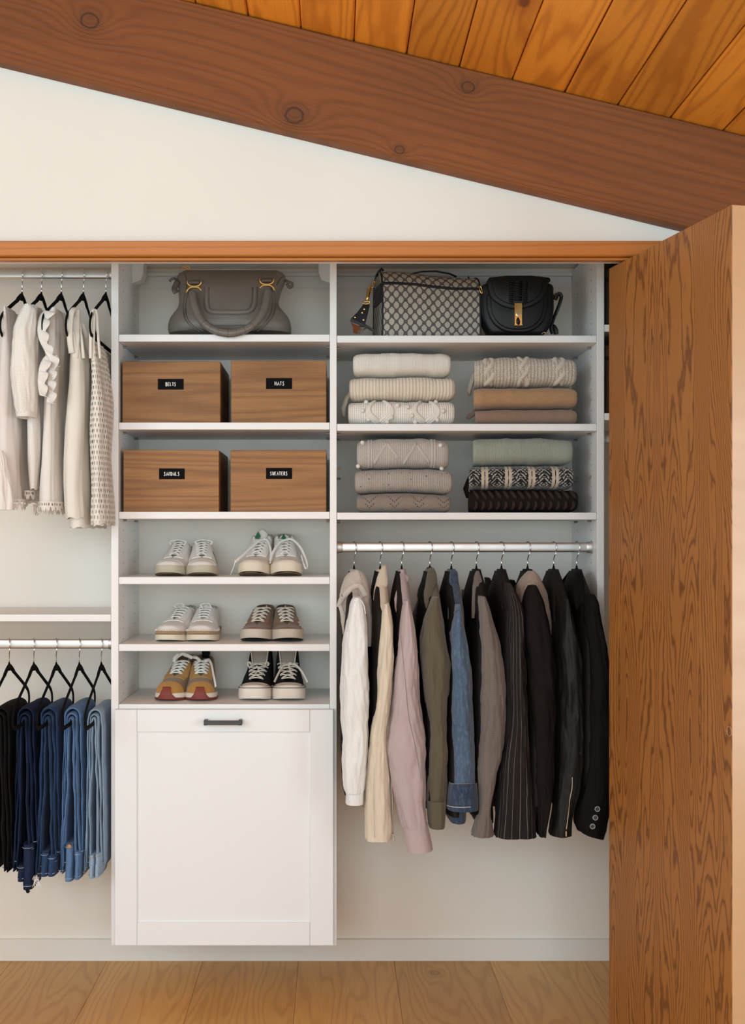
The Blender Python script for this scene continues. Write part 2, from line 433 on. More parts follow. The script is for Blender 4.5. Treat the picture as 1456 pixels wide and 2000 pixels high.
MT['boxwood'] = m_wood('acacia', ((.135, .050, .012), (.325, .140, .038), (.480, .240, .078)), grain=0, across=2, freq=30, stretch=.055, warp=1.3, trend=2.6, rough=.55, fine=.75, lines=.48, vary=.08, sharp=2.0, pores=380)
# ------------------------------------------------------------------ the room
DF = 2.975                       # distance of the front wall face
YF = CAM_Y+DF                    # -0.72
XL, XR, YR = -2.45, 2.25, -5.6   # room
BM_D = 2.930
_bx0, _bz0 = X(370, BM_D), Z(0, BM_D); _bx1, _bz1 = X(1456, BM_D), Z(262, BM_D)
SL = (_bz1-_bz0)/(_bx1-_bx0)
def zc(x): return _bz0+SL*(x-_bx0)           # underside of the sloping ceiling
ANG = math.atan(SL)
OX0, OX1, OZ = -1.55, 1.04, 2.093            # closet opening
# floor: oak planks, each a piece of its own
fl = MB(); fl.box(XL, XR, YR, 0.0, -.05, -.018); fl = struct(fl.build('floor', MT['floor'], smooth=0), 'oak plank floor')
seams = [-.109+.3045*k for k in range(-8, 9)]
_rf = random.Random(4)
for i in range(len(seams)-1):
    x0, x1 = max(seams[i], XL), min(seams[i+1], XR)
    if x1-x0 < .02: continue
    cuts = [0.0, -1.15-_rf.random()*1.2, -3.2-_rf.random()*.9, YR]
    for a, b in zip(cuts[:-1], cuts[1:]):
        m = MB(); m.box(x0+.0003, x1-.0003, b+.0003, a-.0003, -.018, 0.0, .0009)
        fm = MT['floor']
        if a == 0.0 and x0 < .317 < x1: fm = m_floor('oak_plank_knotty', knots=[(.317-(x0+x1)/2, -.108-(a+b)/2, .022, .25)])
        m.build('plank', fm, fl, at=((x0+x1)/2, (a+b)/2, -.018))
# back wall, closet ceiling, side walls
def wallbox(name, x0, x1, y0, y1, z0, z1, mat, label=None):
    m = MB(); m.box(x0, x1, y0, y1, z0, z1); return struct(m.build(name, MT[mat], smooth=0), label)
wallbox('wall_back', -1.75, 1.30, 0.0, .10, -.02, 2.3, 'wall_in', 'greige closet back wall')
wallbox('wall_closet_left', -1.75, -1.65, -.61, 0.0, 0, 2.3, 'wall_in')
wallbox('wall_closet_right', 1.20, 1.30, -.61, 0.0, 0, 2.3, 'wall_in')
wallbox('ceiling_closet', -1.75, 1.30, -.61, 0.0, 2.205, 2.3, 'wall_in')
m = MB(); m.box(-1.65, 1.20, -.013, 0, 0, .070, .002)
struct(m.build('baseboard_back', MT['base'], smooth=0), 'low painted baseboard along closet back wall')
# gable wall above and beside the opening
poly = [(XL, 0), (OX0, 0), (OX0, OZ), (OX1, OZ), (OX1, 0), (XR, 0), (XR, zc(XR)+.02), (XL, zc(XL)+.02)]
m = MB(); n = len(poly)
for q0, q1, q2, q3 in (((XL, 0), (OX0, 0), (OX0, zc(OX0)+.02), (XL, zc(XL)+.02)), ((OX0, OZ), (OX1, OZ), (OX1, zc(OX1)+.02), (OX0, zc(OX0)+.02)), ((OX1, 0), (XR, 0), (XR, zc(XR)+.02), (OX1, zc(OX1)+.02))):
    vv = [(p[0], y, p[1]) for y in (YF, YF+.11) for p in (q0, q1, q2, q3)]
    m.add(vv, [(0,1,2,3), (7,6,5,4), (0,4,5,1), (1,5,6,2), (2,6,7,3), (3,7,4,0)])
struct(m.build('wall_front', MT['wall'], smooth=0), 'white gable wall above closet opening')
# side and rear walls with window openings
def holed(name, axis, pos, th, a0, a1, ztop, holes, mat):
    m = MB(); (h0, h1, hz0, hz1) = holes
    def bx(p0, p1, z0, z1):
        if axis == 'x': m.box(pos, pos+th, p0, p1, z0, z1)
        else: m.box(p0, p1, pos, pos+th, z0, z1)
    bx(a0, h0, 0, ztop); bx(h1, a1, 0, ztop); bx(h0, h1, 0, hz0); bx(h0, h1, hz1, ztop)
    return struct(m.build(name, MT[mat], smooth=0))
holed('wall_left', 'x', XL-.1, .1, YR, YF, 3.3, (-4.2, -2.0, 1.0, 2.70), 'wall')
holed('wall_right', 'x', XR, .1, YR, YF, 2.12, (-3.7, -2.2, .47, 1.97), 'wall')
holed('wall_rear', 'y', YR-.1, .1, XL, XR, 3.3, (-2.10, 1.20, .75, 3.05), 'wall')
# sloping ceiling of fir boards
m = MB(); vv = [(x, y, zc(x)+dz) for dz in (.022, .06) for y in (YR, YF+.11) for x in (XL, XR)]
m.add(vv, [(0,2,3,1), (4,5,7,6), (0,1,5,4), (2,6,7,3), (0,4,6,2), (1,3,7,5)])
ce = struct(m.build('ceiling', MT['trim'], smooth=0), 'sloping ceiling of stained fir boards')
BW = .1342                       # board pitch measured along x
bx_ = X(484, BM_D)-BW*18
ca, sa = math.cos(ANG), math.sin(ANG)
_rc = random.Random(11)
while bx_ < XR:
    x0, x1 = max(bx_, XL), min(bx_+BW, XR); bx_ += BW
    if x1-x0 < .02: continue
    w = (x1-x0)/ca; lift = _rc.uniform(-.0012, .0012)
    m = MB(); m.box(0.0012, w-.0012, YR-(YR+YF)/2, YF-(YR+YF)/2, 0, .021, .004)
    o = m.build('board', MT['board'], None, smooth=0)
    o.parent = ce; o.location = (x0, (YR+YF)/2, zc(x0)+lift); o.rotation_euler = (0, -ANG, 0)
# the rafter beam on the gable
_lx0, _lz0 = X(0, BM_D), Z(123, BM_D); _lx1, _lz1 = X(1340, BM_D), Z(442, BM_D)
def zb(x): return _lz0+(_lz1-_lz0)/(_lx1-_lx0)*(x-_lx0)
bh = .5*((zc(0)-zb(0))+(zc(.8)-zb(.8)))*ca
m = MB(); m.box(-2.35, 2.1, CAM_Y+BM_D, YF+.002, -bh/2, bh/2-.002, .004)
bo = m.build('beam', MT['beam'], None, smooth=0)
xm = X(728, BM_D); bo.location = (xm, 0, (zc(xm)+zb(xm))/2); bo.rotation_euler = (0, -ANG, 0)
struct(bo); bo['label'] = 'dark stained rafter beam sloping across gable'
# header casing, jamb head, track
m = MB(); m.box(OX0-.06, OX1+.04, CAM_Y+2.945, YF, Z(500, 2.945), Z(470, 2.945), .003)
struct(m.build('trim_1', MT['trim'], smooth=0), 'orange brown wooden header casing over closet')
m = MB(); m.box(OX0, OX1, CAM_Y+2.960, YF+.012, Z(508, 2.960), Z(500, 2.945)-.0004, .002)
struct(m.build('trim_2', MT['trim'], smooth=0), 'narrow wooden lip under header casing')
tr = thing('door_track', 'white metal bifold door track under wooden header', 'track', (0, CAM_Y+3.03, 2.06))
m = MB(); y0 = CAM_Y+2.995
m.box(OX0+.01, OX1-.01, y0, y0+.005, 2.0655, 2.09); m.box(OX0+.01, OX1-.01, y0+.031, y0+.036, 2.0655, 2.09); m.box(OX0+.01, OX1-.01, y0, y0+.036, 2.0875, 2.09)
m.build('channel', MT['white'], tr, smooth=0)
for px in (492, 524):
    m = MB(); m.box(X(px, 3.0)-.009, X(px, 3.0)+.009, y0-.0012, y0+.0, 2.0665, 2.0705, .0008); m.build('clip', MT['steel_dark'], tr, smooth=0)
# bifold closet door, folded open on the right
A0 = (X(1190, 3.030), CAM_Y+3.030); A1 = (X(1430, 2.443), CAM_Y+2.443)
dz0, dz1 = .012, 2.052
def leaf(name, p, q, mats, flip, parent):
    dx, dy = q[0]-p[0], q[1]-p[1]; L = math.hypot(dx, dy); th = .036
    m = MB(); m.box(-L/2, L/2, 0, th*flip, dz0, dz1, .0015)
    m.m = [0]*len(m.f)
    for i, f in enumerate(m.f):
        xs = [m.v[k][0] for k in f]
        if max(xs)-min(xs) < .0005: m.m[i] = 1
    o = m.build(name, mats, None, smooth=0)
    o.parent = parent; o.location = ((p[0]+q[0])/2-parent.location.x, (p[1]+q[1])/2-parent.location.y, 0); o.rotation_euler = (0, 0, math.atan2(dy, dx))
    return o
dr = bpy.data.objects.new('door_1', None); COL.objects.link(dr); dr.location = (A1[0]+.04, A1[1]+.2, 0); struct(dr, 'brown wood veneer bifold closet door folded open')
lf1 = leaf('leaf', A0, A1, [MT['door'], MT['door_edge']], 1, dr)
_dx, _dy = A1[0]-A0[0], A1[1]-A0[1]; _L = math.hypot(_dx, _dy); nx, ny = -_dy/_L, _dx/_L
B1 = (A1[0]+nx*.074, A1[1]+ny*.074+.0); B0 = (B1[0]+.085, B1[1]+.56)
lf2 = leaf('leaf', B0, B1, [MT['door'], MT['door_edge']], -1, dr)
# white-ringed screw plug near the fold edge, and pivot pin on the track
m = MB(); t = .985
cx, cy = A0[0]+_dx*t, A0[1]+_dy*t; zz = Z(1427, 2.46)
ux, uy = _dx/_L, _dy/_L
m.tube([(cx-nx*.0006+ux*.0085*math.cos(a), cy-ny*.0006+uy*.0085*math.cos(a), zz+.0105*math.sin(a)) for a in np.linspace(0, 2*pi, 20, endpoint=False)], .0009, 6, closed=True)
m.build('plug_ring', MT['door_edge'], dr)
m = MB(); m.cyl((A0[0]+.03, A0[1]-.02, 2.045), (A0[0]+.03, A0[1]-.02, 2.086), .006); m.build('pivot_pin', MT['pin'], dr)
# ------------------------------------------------------------------ closet fittings
DP = 3.34; YP = CAM_Y+DP                    # front of the side panels (-0.355)
PX = {'l0': -.6393, 'l1': -.6180, 'm0': -.0080, 'm1': .0118, 'r0': .7634, 'r1': .7840}
YB = -.004
ZB = Z(1847, DP); ZT = 2.196
COLS = (-.278, -.085)                       # the two columns of shelf-pin holes
def side_panel(name, x0, x1, z0, parent):
    m = MB(); m.box(x0, x1, YP, YB, z0, ZT, .0012); return m.build(name, MT['white'], parent, smooth=0)
def pin_holes(parent, x, sgn, z0, z1):
    m = MB(); z = z0
    while z < z1:
        for y in COLS:
            ring = [(x+sgn*.0003, y+.0026*math.cos(a), z+.0026*math.sin(a)) for a in np.linspace(0, 2*pi, 10, endpoint=False)]
            m.add(ring, [tuple(range(10))])
        z += .032
    o = m.build('pin_holes', MT['black_hole'], parent, smooth=0); o['kind'] = 'stuff'
def shelf(parent, x0, x1, py, name='shelf', y0=None):
    zt = Z(py, DP); y0 = YP+.002 if y0 is None else y0
    m = MB(); m.box(x0+.0008, x1-.0008, y0, YB, zt-.0205, zt, .0012)
    return m.build(name, MT['white'], parent, smooth=0), zt
def pins(parent, x, sgn, z):
    for y in COLS:
        m = MB(); m.tube([(x, y, z), (x+sgn*.011, y, z)], .0032, 8); m.build('shelf_pin', MT['pin'], parent)
tw = thing('shelf_tower', 'white shelf tower with wooden boxes, shoes and tilt-out hamper below', 'closet shelving', (-.313, YP, ZB))
side_panel('side_panel', PX['l0'], PX['l1'], ZB, tw)
side_panel('side_panel', PX['m0'], PX['m1'], ZB, tw)
pin_holes(tw, PX['l1'], 1, Z(1372, 3.45), 2.17)
pin_holes(tw, PX['m0'], -1, Z(1372, 3.45), 2.17)
SHZ = {}
for key, py in (('bag', 653), ('box1', 825), ('box2', 999.5), ('shoe1', 1127), ('shoe2', 1258), ('shoe3', 1375.5)):
    o, SHZ[key] = shelf(tw, PX['l1'], PX['m0'], py)
    if key in ('bag', 'box1', 'box2'):
        for x, s in ((PX['l1'], 1), (PX['m0'], -1)): pins(tw, x, s, SHZ[key]-.0243)
# hamper: carcass and shaker front
m = MB(); m.box(PX['l1'], PX['m0'], YP+.004, YB, ZB, ZB+.019, .001); m.build('hamper_floor', MT['white'], tw, smooth=0)
DD = 3.318; yd = CAM_Y+DD; yb = YP-.0015
hx0, hx1, hz0, hz1 = X(224, DD), X(651.5, DD), Z(1847, DD), Z(1386, DD)
sx0, sx1, sz0, sz1 = X(267.5, DD), X(606, DD), Z(1802, DD), Z(1430, DD)
hd = MB(); hd.box(sx0-.004, sx1+.004, yd+.0065, yb, sz0-.004, sz1+.004)
hdo = hd.build('hamper_door', MT['door_white'], tw, smooth=0)
for nm, a in (('stile', (hx0, sx0, hz0, hz1)), ('stile', (sx1, hx1, hz0, hz1)), ('rail', (sx0+.0006, sx1-.0006, hz0, sz0)), ('rail', (sx0+.0006, sx1-.0006, sz1, hz1))):
    m = MB(); m.box(a[0], a[1], yd, yb, a[2], a[3], .0012); m.build(nm, MT['door_white'], hdo, smooth=0)
hx, hw, hz = X(437, DD), X(474, DD)-X(437, DD), Z(1409, DD)
m = MB()
m.box(hx-hw, hx+hw, yd-.028, yd-.020, hz-.0062, hz+.0062, .0012)
m.box(hx-hw, hx-hw+.010, yd-.026, yd, hz-.0075, hz+.0075, .0012); m.box(hx+hw-.010, hx+hw, yd-.026, yd, hz-.0075, hz+.0075, .0012)
h_o = m.build('handle', MT['steel_dark'], hdo, smooth=0); h_o['label'] = 'dark gunmetal bar handle'
# right bay
rb = thing('shelf_bay', 'white shelf bay holding bags and folded sweaters beside the tower', 'closet shelving', (.39, YP, Z(1014, DP)))
side_panel('side_panel', PX['r0'], PX['r1'], .99, rb)
pin_holes(rb, PX['r0'], -1, 1.05, 2.17)
for key, py in (('rbag', 655), ('rs1', 827.5), ('rs2', 1001)):
    o, SHZ[key] = shelf(rb, PX['m1'], PX['r0'], py)
    for x, s in ((PX['m1'], 1), (PX['r0'], -1)): pins(rb, x, s, SHZ[key]-.0243)
for y, x, s, zz in ((COLS[0], PX['r0'], -1, Z(932, 3.417)), (COLS[1], PX['r0'], -1, Z(940, 3.61)), (COLS[0], PX['m1'], 1, Z(915, 3.417)), (COLS[1], PX['m1'], 1, Z(935, 3.61))):
    m = MB(); m.tube([(x, y, zz), (x+s*.013, y, zz)], .0028, 8); m.build('shelf_pin', MT['pin'], rb)
# neighbouring bay beyond, seen through the gap beside the door
nb = thing('shelf_bay', 'white shelves seen in the narrow gap beside the open wooden door', 'closet shelving', (1.0, YP, Z(818, DP)))
for py in (633.5, 806.5):
    o, SHZ['n%d' % int(py)] = shelf(nb, PX['r1'], 1.198, py)
# left bay shelf
lb = MB(); zt = Z(1200, DP); lb.box(-1.648, PX['l0']-.0008, YP, YB, zt-.0205, zt, .0012)
tag(lb.build('wall_shelf', MT['white'], smooth=0), 'white shelf between hanging white tops and the row of jeans', 'shelf')
# hanging rail along the top of the back wall with its bracket covers
wr = thing('hanging_rail', 'white mounting rail along top of closet back wall', 'rail', (0, -.01, 2.14))
for a, b in ((-1.648, PX['l0']-.001), (PX['l1']+.001, PX['m0']-.001), (PX['m1']+.001, PX['r0']-.001)):
    m = MB(); m.box(a, b, -.0035, 0, Z(562, 3.69), Z(540, 3.69), .001); m.box(a, b, -.016, 0, Z(540, 3.69), Z(534, 3.69), .001); m.build('rail_profile', MT['white'], wr, smooth=0)
for x, s in ((PX['l1'], 1), (PX['m0'], -1)):
    m = MB(); poly = [(0, -.062), (.026, -.052), (.034, -.03), (.034, 0), (0, 0)]
    zt2 = 2.196
    r0 = [(x+s*a, -.125, zt2-.002+b*1.0) for a, b in poly]; r1 = [(x+s*(a+.004 if a else 0), -.075, zt2+b) for a, b in poly]
    m.rings([r0, r1], True, True, True); m.build('bracket_cover', MT['door_white'], tw, smooth=0)
# oval rods
def oval(y, z, a): return (y+.0078*sgnpow(math.cos(a), .55), z+.0142*sgnpow(math.sin(a), .8))
YROD = -.295; ZR_R = Z(1069, 3.40); ZR_L1 = Z(535, 3.40); ZR_L2 = Z(1257.5, 3.40); ZR_N = Z(858, 3.40)
def rod(label, x0, x1, z, ends):
    t = thing('closet_rod', label, 'rod', ((x0+x1)/2, YROD, z))
    m = MB(); A = np.linspace(0, 2*pi, 28, endpoint=False)
    m.rings([[(x, *oval(YROD, z, a)) for a in A] for x in (x0+.001, x1-.001)], True, True, True); m.build('tube', MT['chrome'], t, smooth=50)
    for x, s in ends:
        m = MB()
        rs = []
        for q, k in ((.0006, 1.30), (.003, 1.32), (.004, 1.18), (.0165, 1.12), (.018, 1.04)):
            rs.append([(x+s*q, YROD+.0078*k*1.15*math.cos(a), z+.0142*k*math.sin(a)) for a in A])
        m.rings(rs, True, True, True); m.build('end_socket', MT['chrome'], t, smooth=40)
    return t
rod('chrome oval rod carrying the row of jackets', PX['m1'], PX['r0'], ZR_R, ((PX['m1'], 1), (PX['r0'], -1)))
rod('chrome oval rod carrying the white tops', -1.648, PX['l0'], ZR_L1, ((PX['l0'], -1),))
rod('chrome oval rod carrying the row of jeans', -1.648, PX['l0'], ZR_L2, ((PX['l0'], -1),))
rod('chrome oval rod glimpsed in the gap beside the door', PX['r1'], 1.198, ZR_N, ((PX['r1'], 1),))
# ------------------------------------------------------------------ labelled wooden boxes
STROKES = {'A': [[(0,0),(.45,1),(.9,0)],[(.2,.38),(.72,.38)]], 'B': [[(0,0),(0,1),(.5,.95),(.6,.75),(.4,.55),(0,.52)],[(.4,.55),(.72,.35),(.55,.05),(0,0)]],
 'D': [[(0,0),(0,1),(.5,.85),(.75,.5),(.5,.1),(0,0)]], 'E': [[(.7,1),(0,.95),(0,0),(.72,.05)],[(0,.5),(.55,.52)]], 'H': [[(0,0),(0,1)],[(.7,0),(.7,1)],[(0,.5),(.7,.55)]],
 'L': [[(0,1),(0,0),(.65,.05)]], 'N': [[(0,0),(0,1),(.7,0),(.72,1)]], 'R': [[(0,0),(0,1),(.5,.95),(.65,.75),(.4,.5),(0,.48)],[(.3,.5),(.7,0)]],
 'S': [[(.65,.9),(.35,1),(.08,.8),(.3,.55),(.6,.35),(.5,.08),(.2,0),(0,.12)]], 'T': [[(0,.95),(.75,1)],[(.38,.97),(.36,0)]], 'W': [[(0,1),(.2,0),(.45,.7),(.7,0),(.92,1)]]}
MT['chalk'] = m_plain('chalk_ink', (.80, .80, .78), .8)
MT['plate'] = m_plain('chalkboard_label', (.006, .006, .006), .9, spec=.1)
def text_strokes(m, txt, x0, x1, zc_, h, y, jit):
    n = len(txt); adv = (x1-x0)/n; r = random.Random(jit)
    for i, ch in enumerate(txt):
        for st in STROKES[ch]:
            pts = []
            for a, b in st: pts.append((x0+adv*(i+.08+.80*a*.95), y, zc_+h*(b-.5)+r.uniform(-.04, .04)*h))
            m.tube(pts, h*.095, 5, flat=.35, up=(0, 1, 0))
def wood_box(label, txt, px0, px1, pyt, key, lab, tx, d=3.362, seed=0):
    zb_ = SHZ[key]; x0, x1 = X(px0, d), X(px1, d); zt_ = Z(pyt, d); y0 = CAM_Y+d; y1 = y0+.285; th = .011
    t = thing('storage_box', label, 'box', ((x0+x1)/2, y0, zb_))
    def panel(nm, a, c): 
        m = MB(); m.box(*a, .0012); m.build(nm, MT['boxwood'], t, smooth=0, at=c)
    panel('front_panel', (x0, x1, y0, y0+th, zb_, zt_), ((x0+x1)/2, y0, zb_+.09))
    panel('back_panel', (x0, x1, y1-th, y1, zb_, zt_), ((x0+x1)/2, y1, zb_+.02))
    for a, b in ((x0, x0+th), (x1-th, x1)):
        m = MB(); m.box(a, b, y0+th, y1-th, zb_, zt_, .001); m.build('side_panel', MT['boxside'], t, smooth=0)
    m = MB(); m.box(x0+th, x1-th, y0+th, y1-th, zt_-.012, zt_-.001, .001); m.build('lid', MT['boxside'], t, smooth=0)
    m = MB(); m.box(x0+th, x1-th, y0+th, y1-th, zb_+.001, zb_+.012); m.build('bottom_panel', MT['boxside'], t, smooth=0)
    lx0, lx1, lz0, lz1 = X(lab[0], d), X(lab[1], d), Z(lab[3], d), Z(lab[2], d)
    m = MB(); m.box(lx0, lx1, y0-.0016, y0, lz0, lz1, .0008); lp = m.build('label_plate', MT['plate'], t, smooth=0); lp['label'] = 'black label reading ' + txt
    m = MB(); text_strokes(m, txt, X(tx[0], d), X(tx[1], d), (lz0+lz1)/2, .0105, y0-.0019, seed); m.build('lettering', MT['chalk'], lp, smooth=0)
MT['boxside'] = m_wood('acacia_side_shaded', ((.110, .042, .015), (.250, .112, .043), (.330, .165, .070)), grain=1, across=2, freq=17, stretch=.16, warp=1.0, trend=2.6, rough=.55, fine=.45, lines=.5, sharp=2)  # same wood darkened: shade on the box sides is painted into the colour
wood_box('wooden storage box with black label reading BELTS', 'BELTS', 239, 430.5, 706, 'box1', (308.5, 359, 740, 761), (324, 345), seed=1)
wood_box('wooden storage box with black label reading HATS', 'HATS', 451.5, 638, 704, 'box1', (520, 571, 738.5, 760), (537, 557), seed=2)
wood_box('wooden storage box with black label reading SANDALS', 'SANDALS', 241, 428, 879, 'box2', (311, 361, 915, 936), (320.5, 352), seed=3)
wood_box('wooden storage box with black label reading SWEATERS', 'SWEATERS', 450.5, 638, 879, 'box2', (520, 571, 914, 935.5), (528, 563), seed=4)
# dark boxes added as a guess, to fill the dark gap on the neighbouring shelves
MT['darkbox'] = m_plain('dark_fibreboard', (.016, .012, .010), .6, .1)
MT['brownbox'] = m_leather('dark_brown_leather', (.035, .018, .010), .5)
for key, h, lab, mt in (('n633', .165, 'guessed black box in the gap beside the door, upper shelf', 'darkbox'), ('n806', .20, 'guessed dark brown leather box in the gap beside the door, lower shelf', 'brownbox')):
    z0 = SHZ[key]; t = thing('storage_box', lab, 'box', (.95, YP+.02, z0))
    m = MB(); m.box(PX['r1']+.004, 1.1, YP+.012, -.03, z0, z0+h*.8, .006); m.build('body', MT[mt], t, smooth=0)
    m = MB(); m.box(PX['r1']+.002, 1.102, YP+.009, -.028, z0+h*.8, z0+h, .006); m.build('lid', MT[mt], t, smooth=0)
# ------------------------------------------------------------------ folded sweaters
DS = 3.375; YS = CAM_Y+DS
def bfun(z, amp, seed, x0, x1):
    def f(x):
        s = (x-x0)/(x1-x0)*2-1
        return z+amp*(1-s*s)*.9+.0034*nz(x*17, seed*1.37, 0)+.0012*nz(x*48, seed, 3)
    return f
MT['knit_cream'] = m_knit('knit_cream', (.90, .86, .785), .0036, .0040)
MT['knit_rib'] = m_knit('knit_cream_rib', (.86, .765, .63), .0098, .0034, depth=1.3)
MT['knit_white'] = m_knit('knit_ivory_moss', (.90, .86, .785), .0064, .0072, depth=.9)
MT['knit_ivory'] = m_knit('knit_ivory_smooth', (.90, .86, .785), .0030, .0034, depth=.35)
MT['knit_oat'] = m_knit('knit_oatmeal', (.68, .60, .50), .0100, .0062, depth=1.4, fleck=.60, col2=(.22, .17, .12))
MT['knit_oat2'] = m_knit('knit_oatmeal_cable', (.72, .64, .54), .0040, .0050, depth=.5, fleck=.35, col2=(.36, .28, .20))
MT['knit_camel'] = m_knit('knit_camel', (.46, .265, .140), .0030, .0034, depth=.45, fleck=.35, col2=(.58, .36, .20))
MT['knit_taupe'] = m_knit('knit_taupe', (.31, .200, .140), .0030, .0034, depth=.45, fleck=.35, col2=(.42, .30, .22))
MT['knit_grey'] = m_knit('knit_light_grey', (.50, .455, .41), .0062, .0040, depth=.6, fleck=.40, col2=(.64, .60, .56))
MT['knit_grey2'] = m_knit('knit_light_grey_band', (.56, .515, .465), .0030, .0034, depth=.35, fleck=.35, col2=(.68, .64, .60))
MT['knit_speck'] = m_knit('knit_speckled', (.52, .46, .41), .0052, .0052, depth=1.1, speck=(.05, .04, .035), fleck=.4, col2=(.28, .23, .20))
MT['knit_sage'] = m_knit('knit_sage', (.335, .365, .300), .0040, .0044, depth=.6, fleck=.35, col2=(.47, .49, .42))
MT['knit_dark'] = m_knit('knit_dark_brown', (.018, .013, .011), .0060, .0060, depth=.8)
MT['knit_plum'] = m_knit('knit_plum_yarn', (.050, .034, .031), .0030, .0040, depth=.6)
def _lace():
    k = NT('knit_lace_taupe'); c = k.coord(); uv = k.xyz(k.coord('UV')); u, v = uv[0], uv[1]
    fz = k.noise(c, 700, 3, .7); n1 = k.noise(c, 14, 3)
    tri = k.math('PINGPONG', u, .036)
    dd = k.math('ABSOLUTE', k.math('SUBTRACT', k.math('FRACT', k.math('DIVIDE', k.math('SUBTRACT', v, k.math('MULTIPLY', tri, 1.0)), .042)), .5))
    line = k.math('LESS_THAN', dd, .045)
    dots = k.math('LESS_THAN', k.math('FRACT', k.math('DIVIDE', u, .0056)), .5)
    hole = k.math('MULTIPLY', line, dots)
    st = k.math('MULTIPLY_ADD', k.math('SINE', k.math('MULTIPLY', u, 2*pi/.003)), .5, .5)
    colr = k.mix(fz, (.185, .145, .115), (.40, .335, .285)); colr = k.mix(k.math('MULTIPLY', n1, .3), colr, (.20, .16, .13))
    colr = k.mix(hole, colr, (.045, .035, .03))
    h = k.math('SUBTRACT', k.math('ADD', k.math('MULTIPLY', fz, .4), k.math('MULTIPLY', st, .4)), k.math('MULTIPLY', hole, 1.5))
    k.bump(h, .8, .002); return k.fin(colr, .95, spec=.1, sheen=.3)
MT['knit_lace'] = _lace()
def _fair(u0):
    k = NT('knit_fair_isle'); c = k.coord(); uv = k.xyz(k.coord('UV')); u, v = uv[0], uv[1]
    cell = .0027
    qu = k.math('MULTIPLY', k.math('FLOOR', k.math('DIVIDE', u, cell)), cell); qv = k.math('MULTIPLY', k.math('FLOOR', k.math('DIVIDE', v, cell)), cell)
    per = .0687
    f = k.math('FRACT', k.math('DIVIDE', k.math('SUBTRACT', u, u0), per))
    fq = k.math('FRACT', k.math('DIVIDE', k.math('SUBTRACT', qu, u0), per))
    s1 = k.math('MULTIPLY', k.math('GREATER_THAN', f, .0), k.math('LESS_THAN', f, .125)); s2 = k.math('MULTIPLY', k.math('GREATER_THAN', f, .165), k.math('LESS_THAN', f, .29))
    stripe = k.math('MAXIMUM', s1, s2)
    # motif between the stripes: mirrored diagonals with broken cells
    du = k.math('ABSOLUTE', k.math('SUBTRACT', fq, .645)); dv = k.math('ABSOLUTE', k.math('SUBTRACT', k.math('FRACT', k.math('DIVIDE', qv, .046)), .5))
    du2 = k.math('MULTIPLY', du, per); dv2 = k.math('MULTIPLY', dv, .046)
    ring = k.math('FRACT', k.math('DIVIDE', k.math('ADD', du2, dv2), .0108))
    mot = k.math('LESS_THAN', ring, .42)
    wn = k.n('ShaderNodeTexWhiteNoise'); wn.noise_dimensions = '2D'; k.put(wn.inputs['Vector'], k.comb(k.math('ROUND', k.math('DIVIDE', du2, cell)), k.math('ROUND', k.math('DIVIDE', dv2, cell)), 0.0))
    mot = k.math('MULTIPLY', mot, k.math('GREATER_THAN', wn.outputs[0], .40))
    colr = k.mix(mot, (.018, .017, .018), (.52, .49, .44)); colr = k.mix(stripe, colr, (.66, .56, .44))
    fz = k.noise(c, 700, 3, .7); colr = k.mix(k.math('MULTIPLY', fz, .4), colr, k.mix(1.0, colr, (.45, .45, .45), 'MULTIPLY'))
    st = k.math('MULTIPLY_ADD', k.math('SINE', k.math('MULTIPLY', u, 2*pi/cell)), .5, .5)
    k.bump(k.math('ADD', k.math('ADD', k.math('MULTIPLY', st, .5), k.math('MULTIPLY', fz, .5)), k.math('MULTIPLY', stripe, .7)), .8, .002)
    return k.fin(colr, .95, spec=.1, sheen=.3)
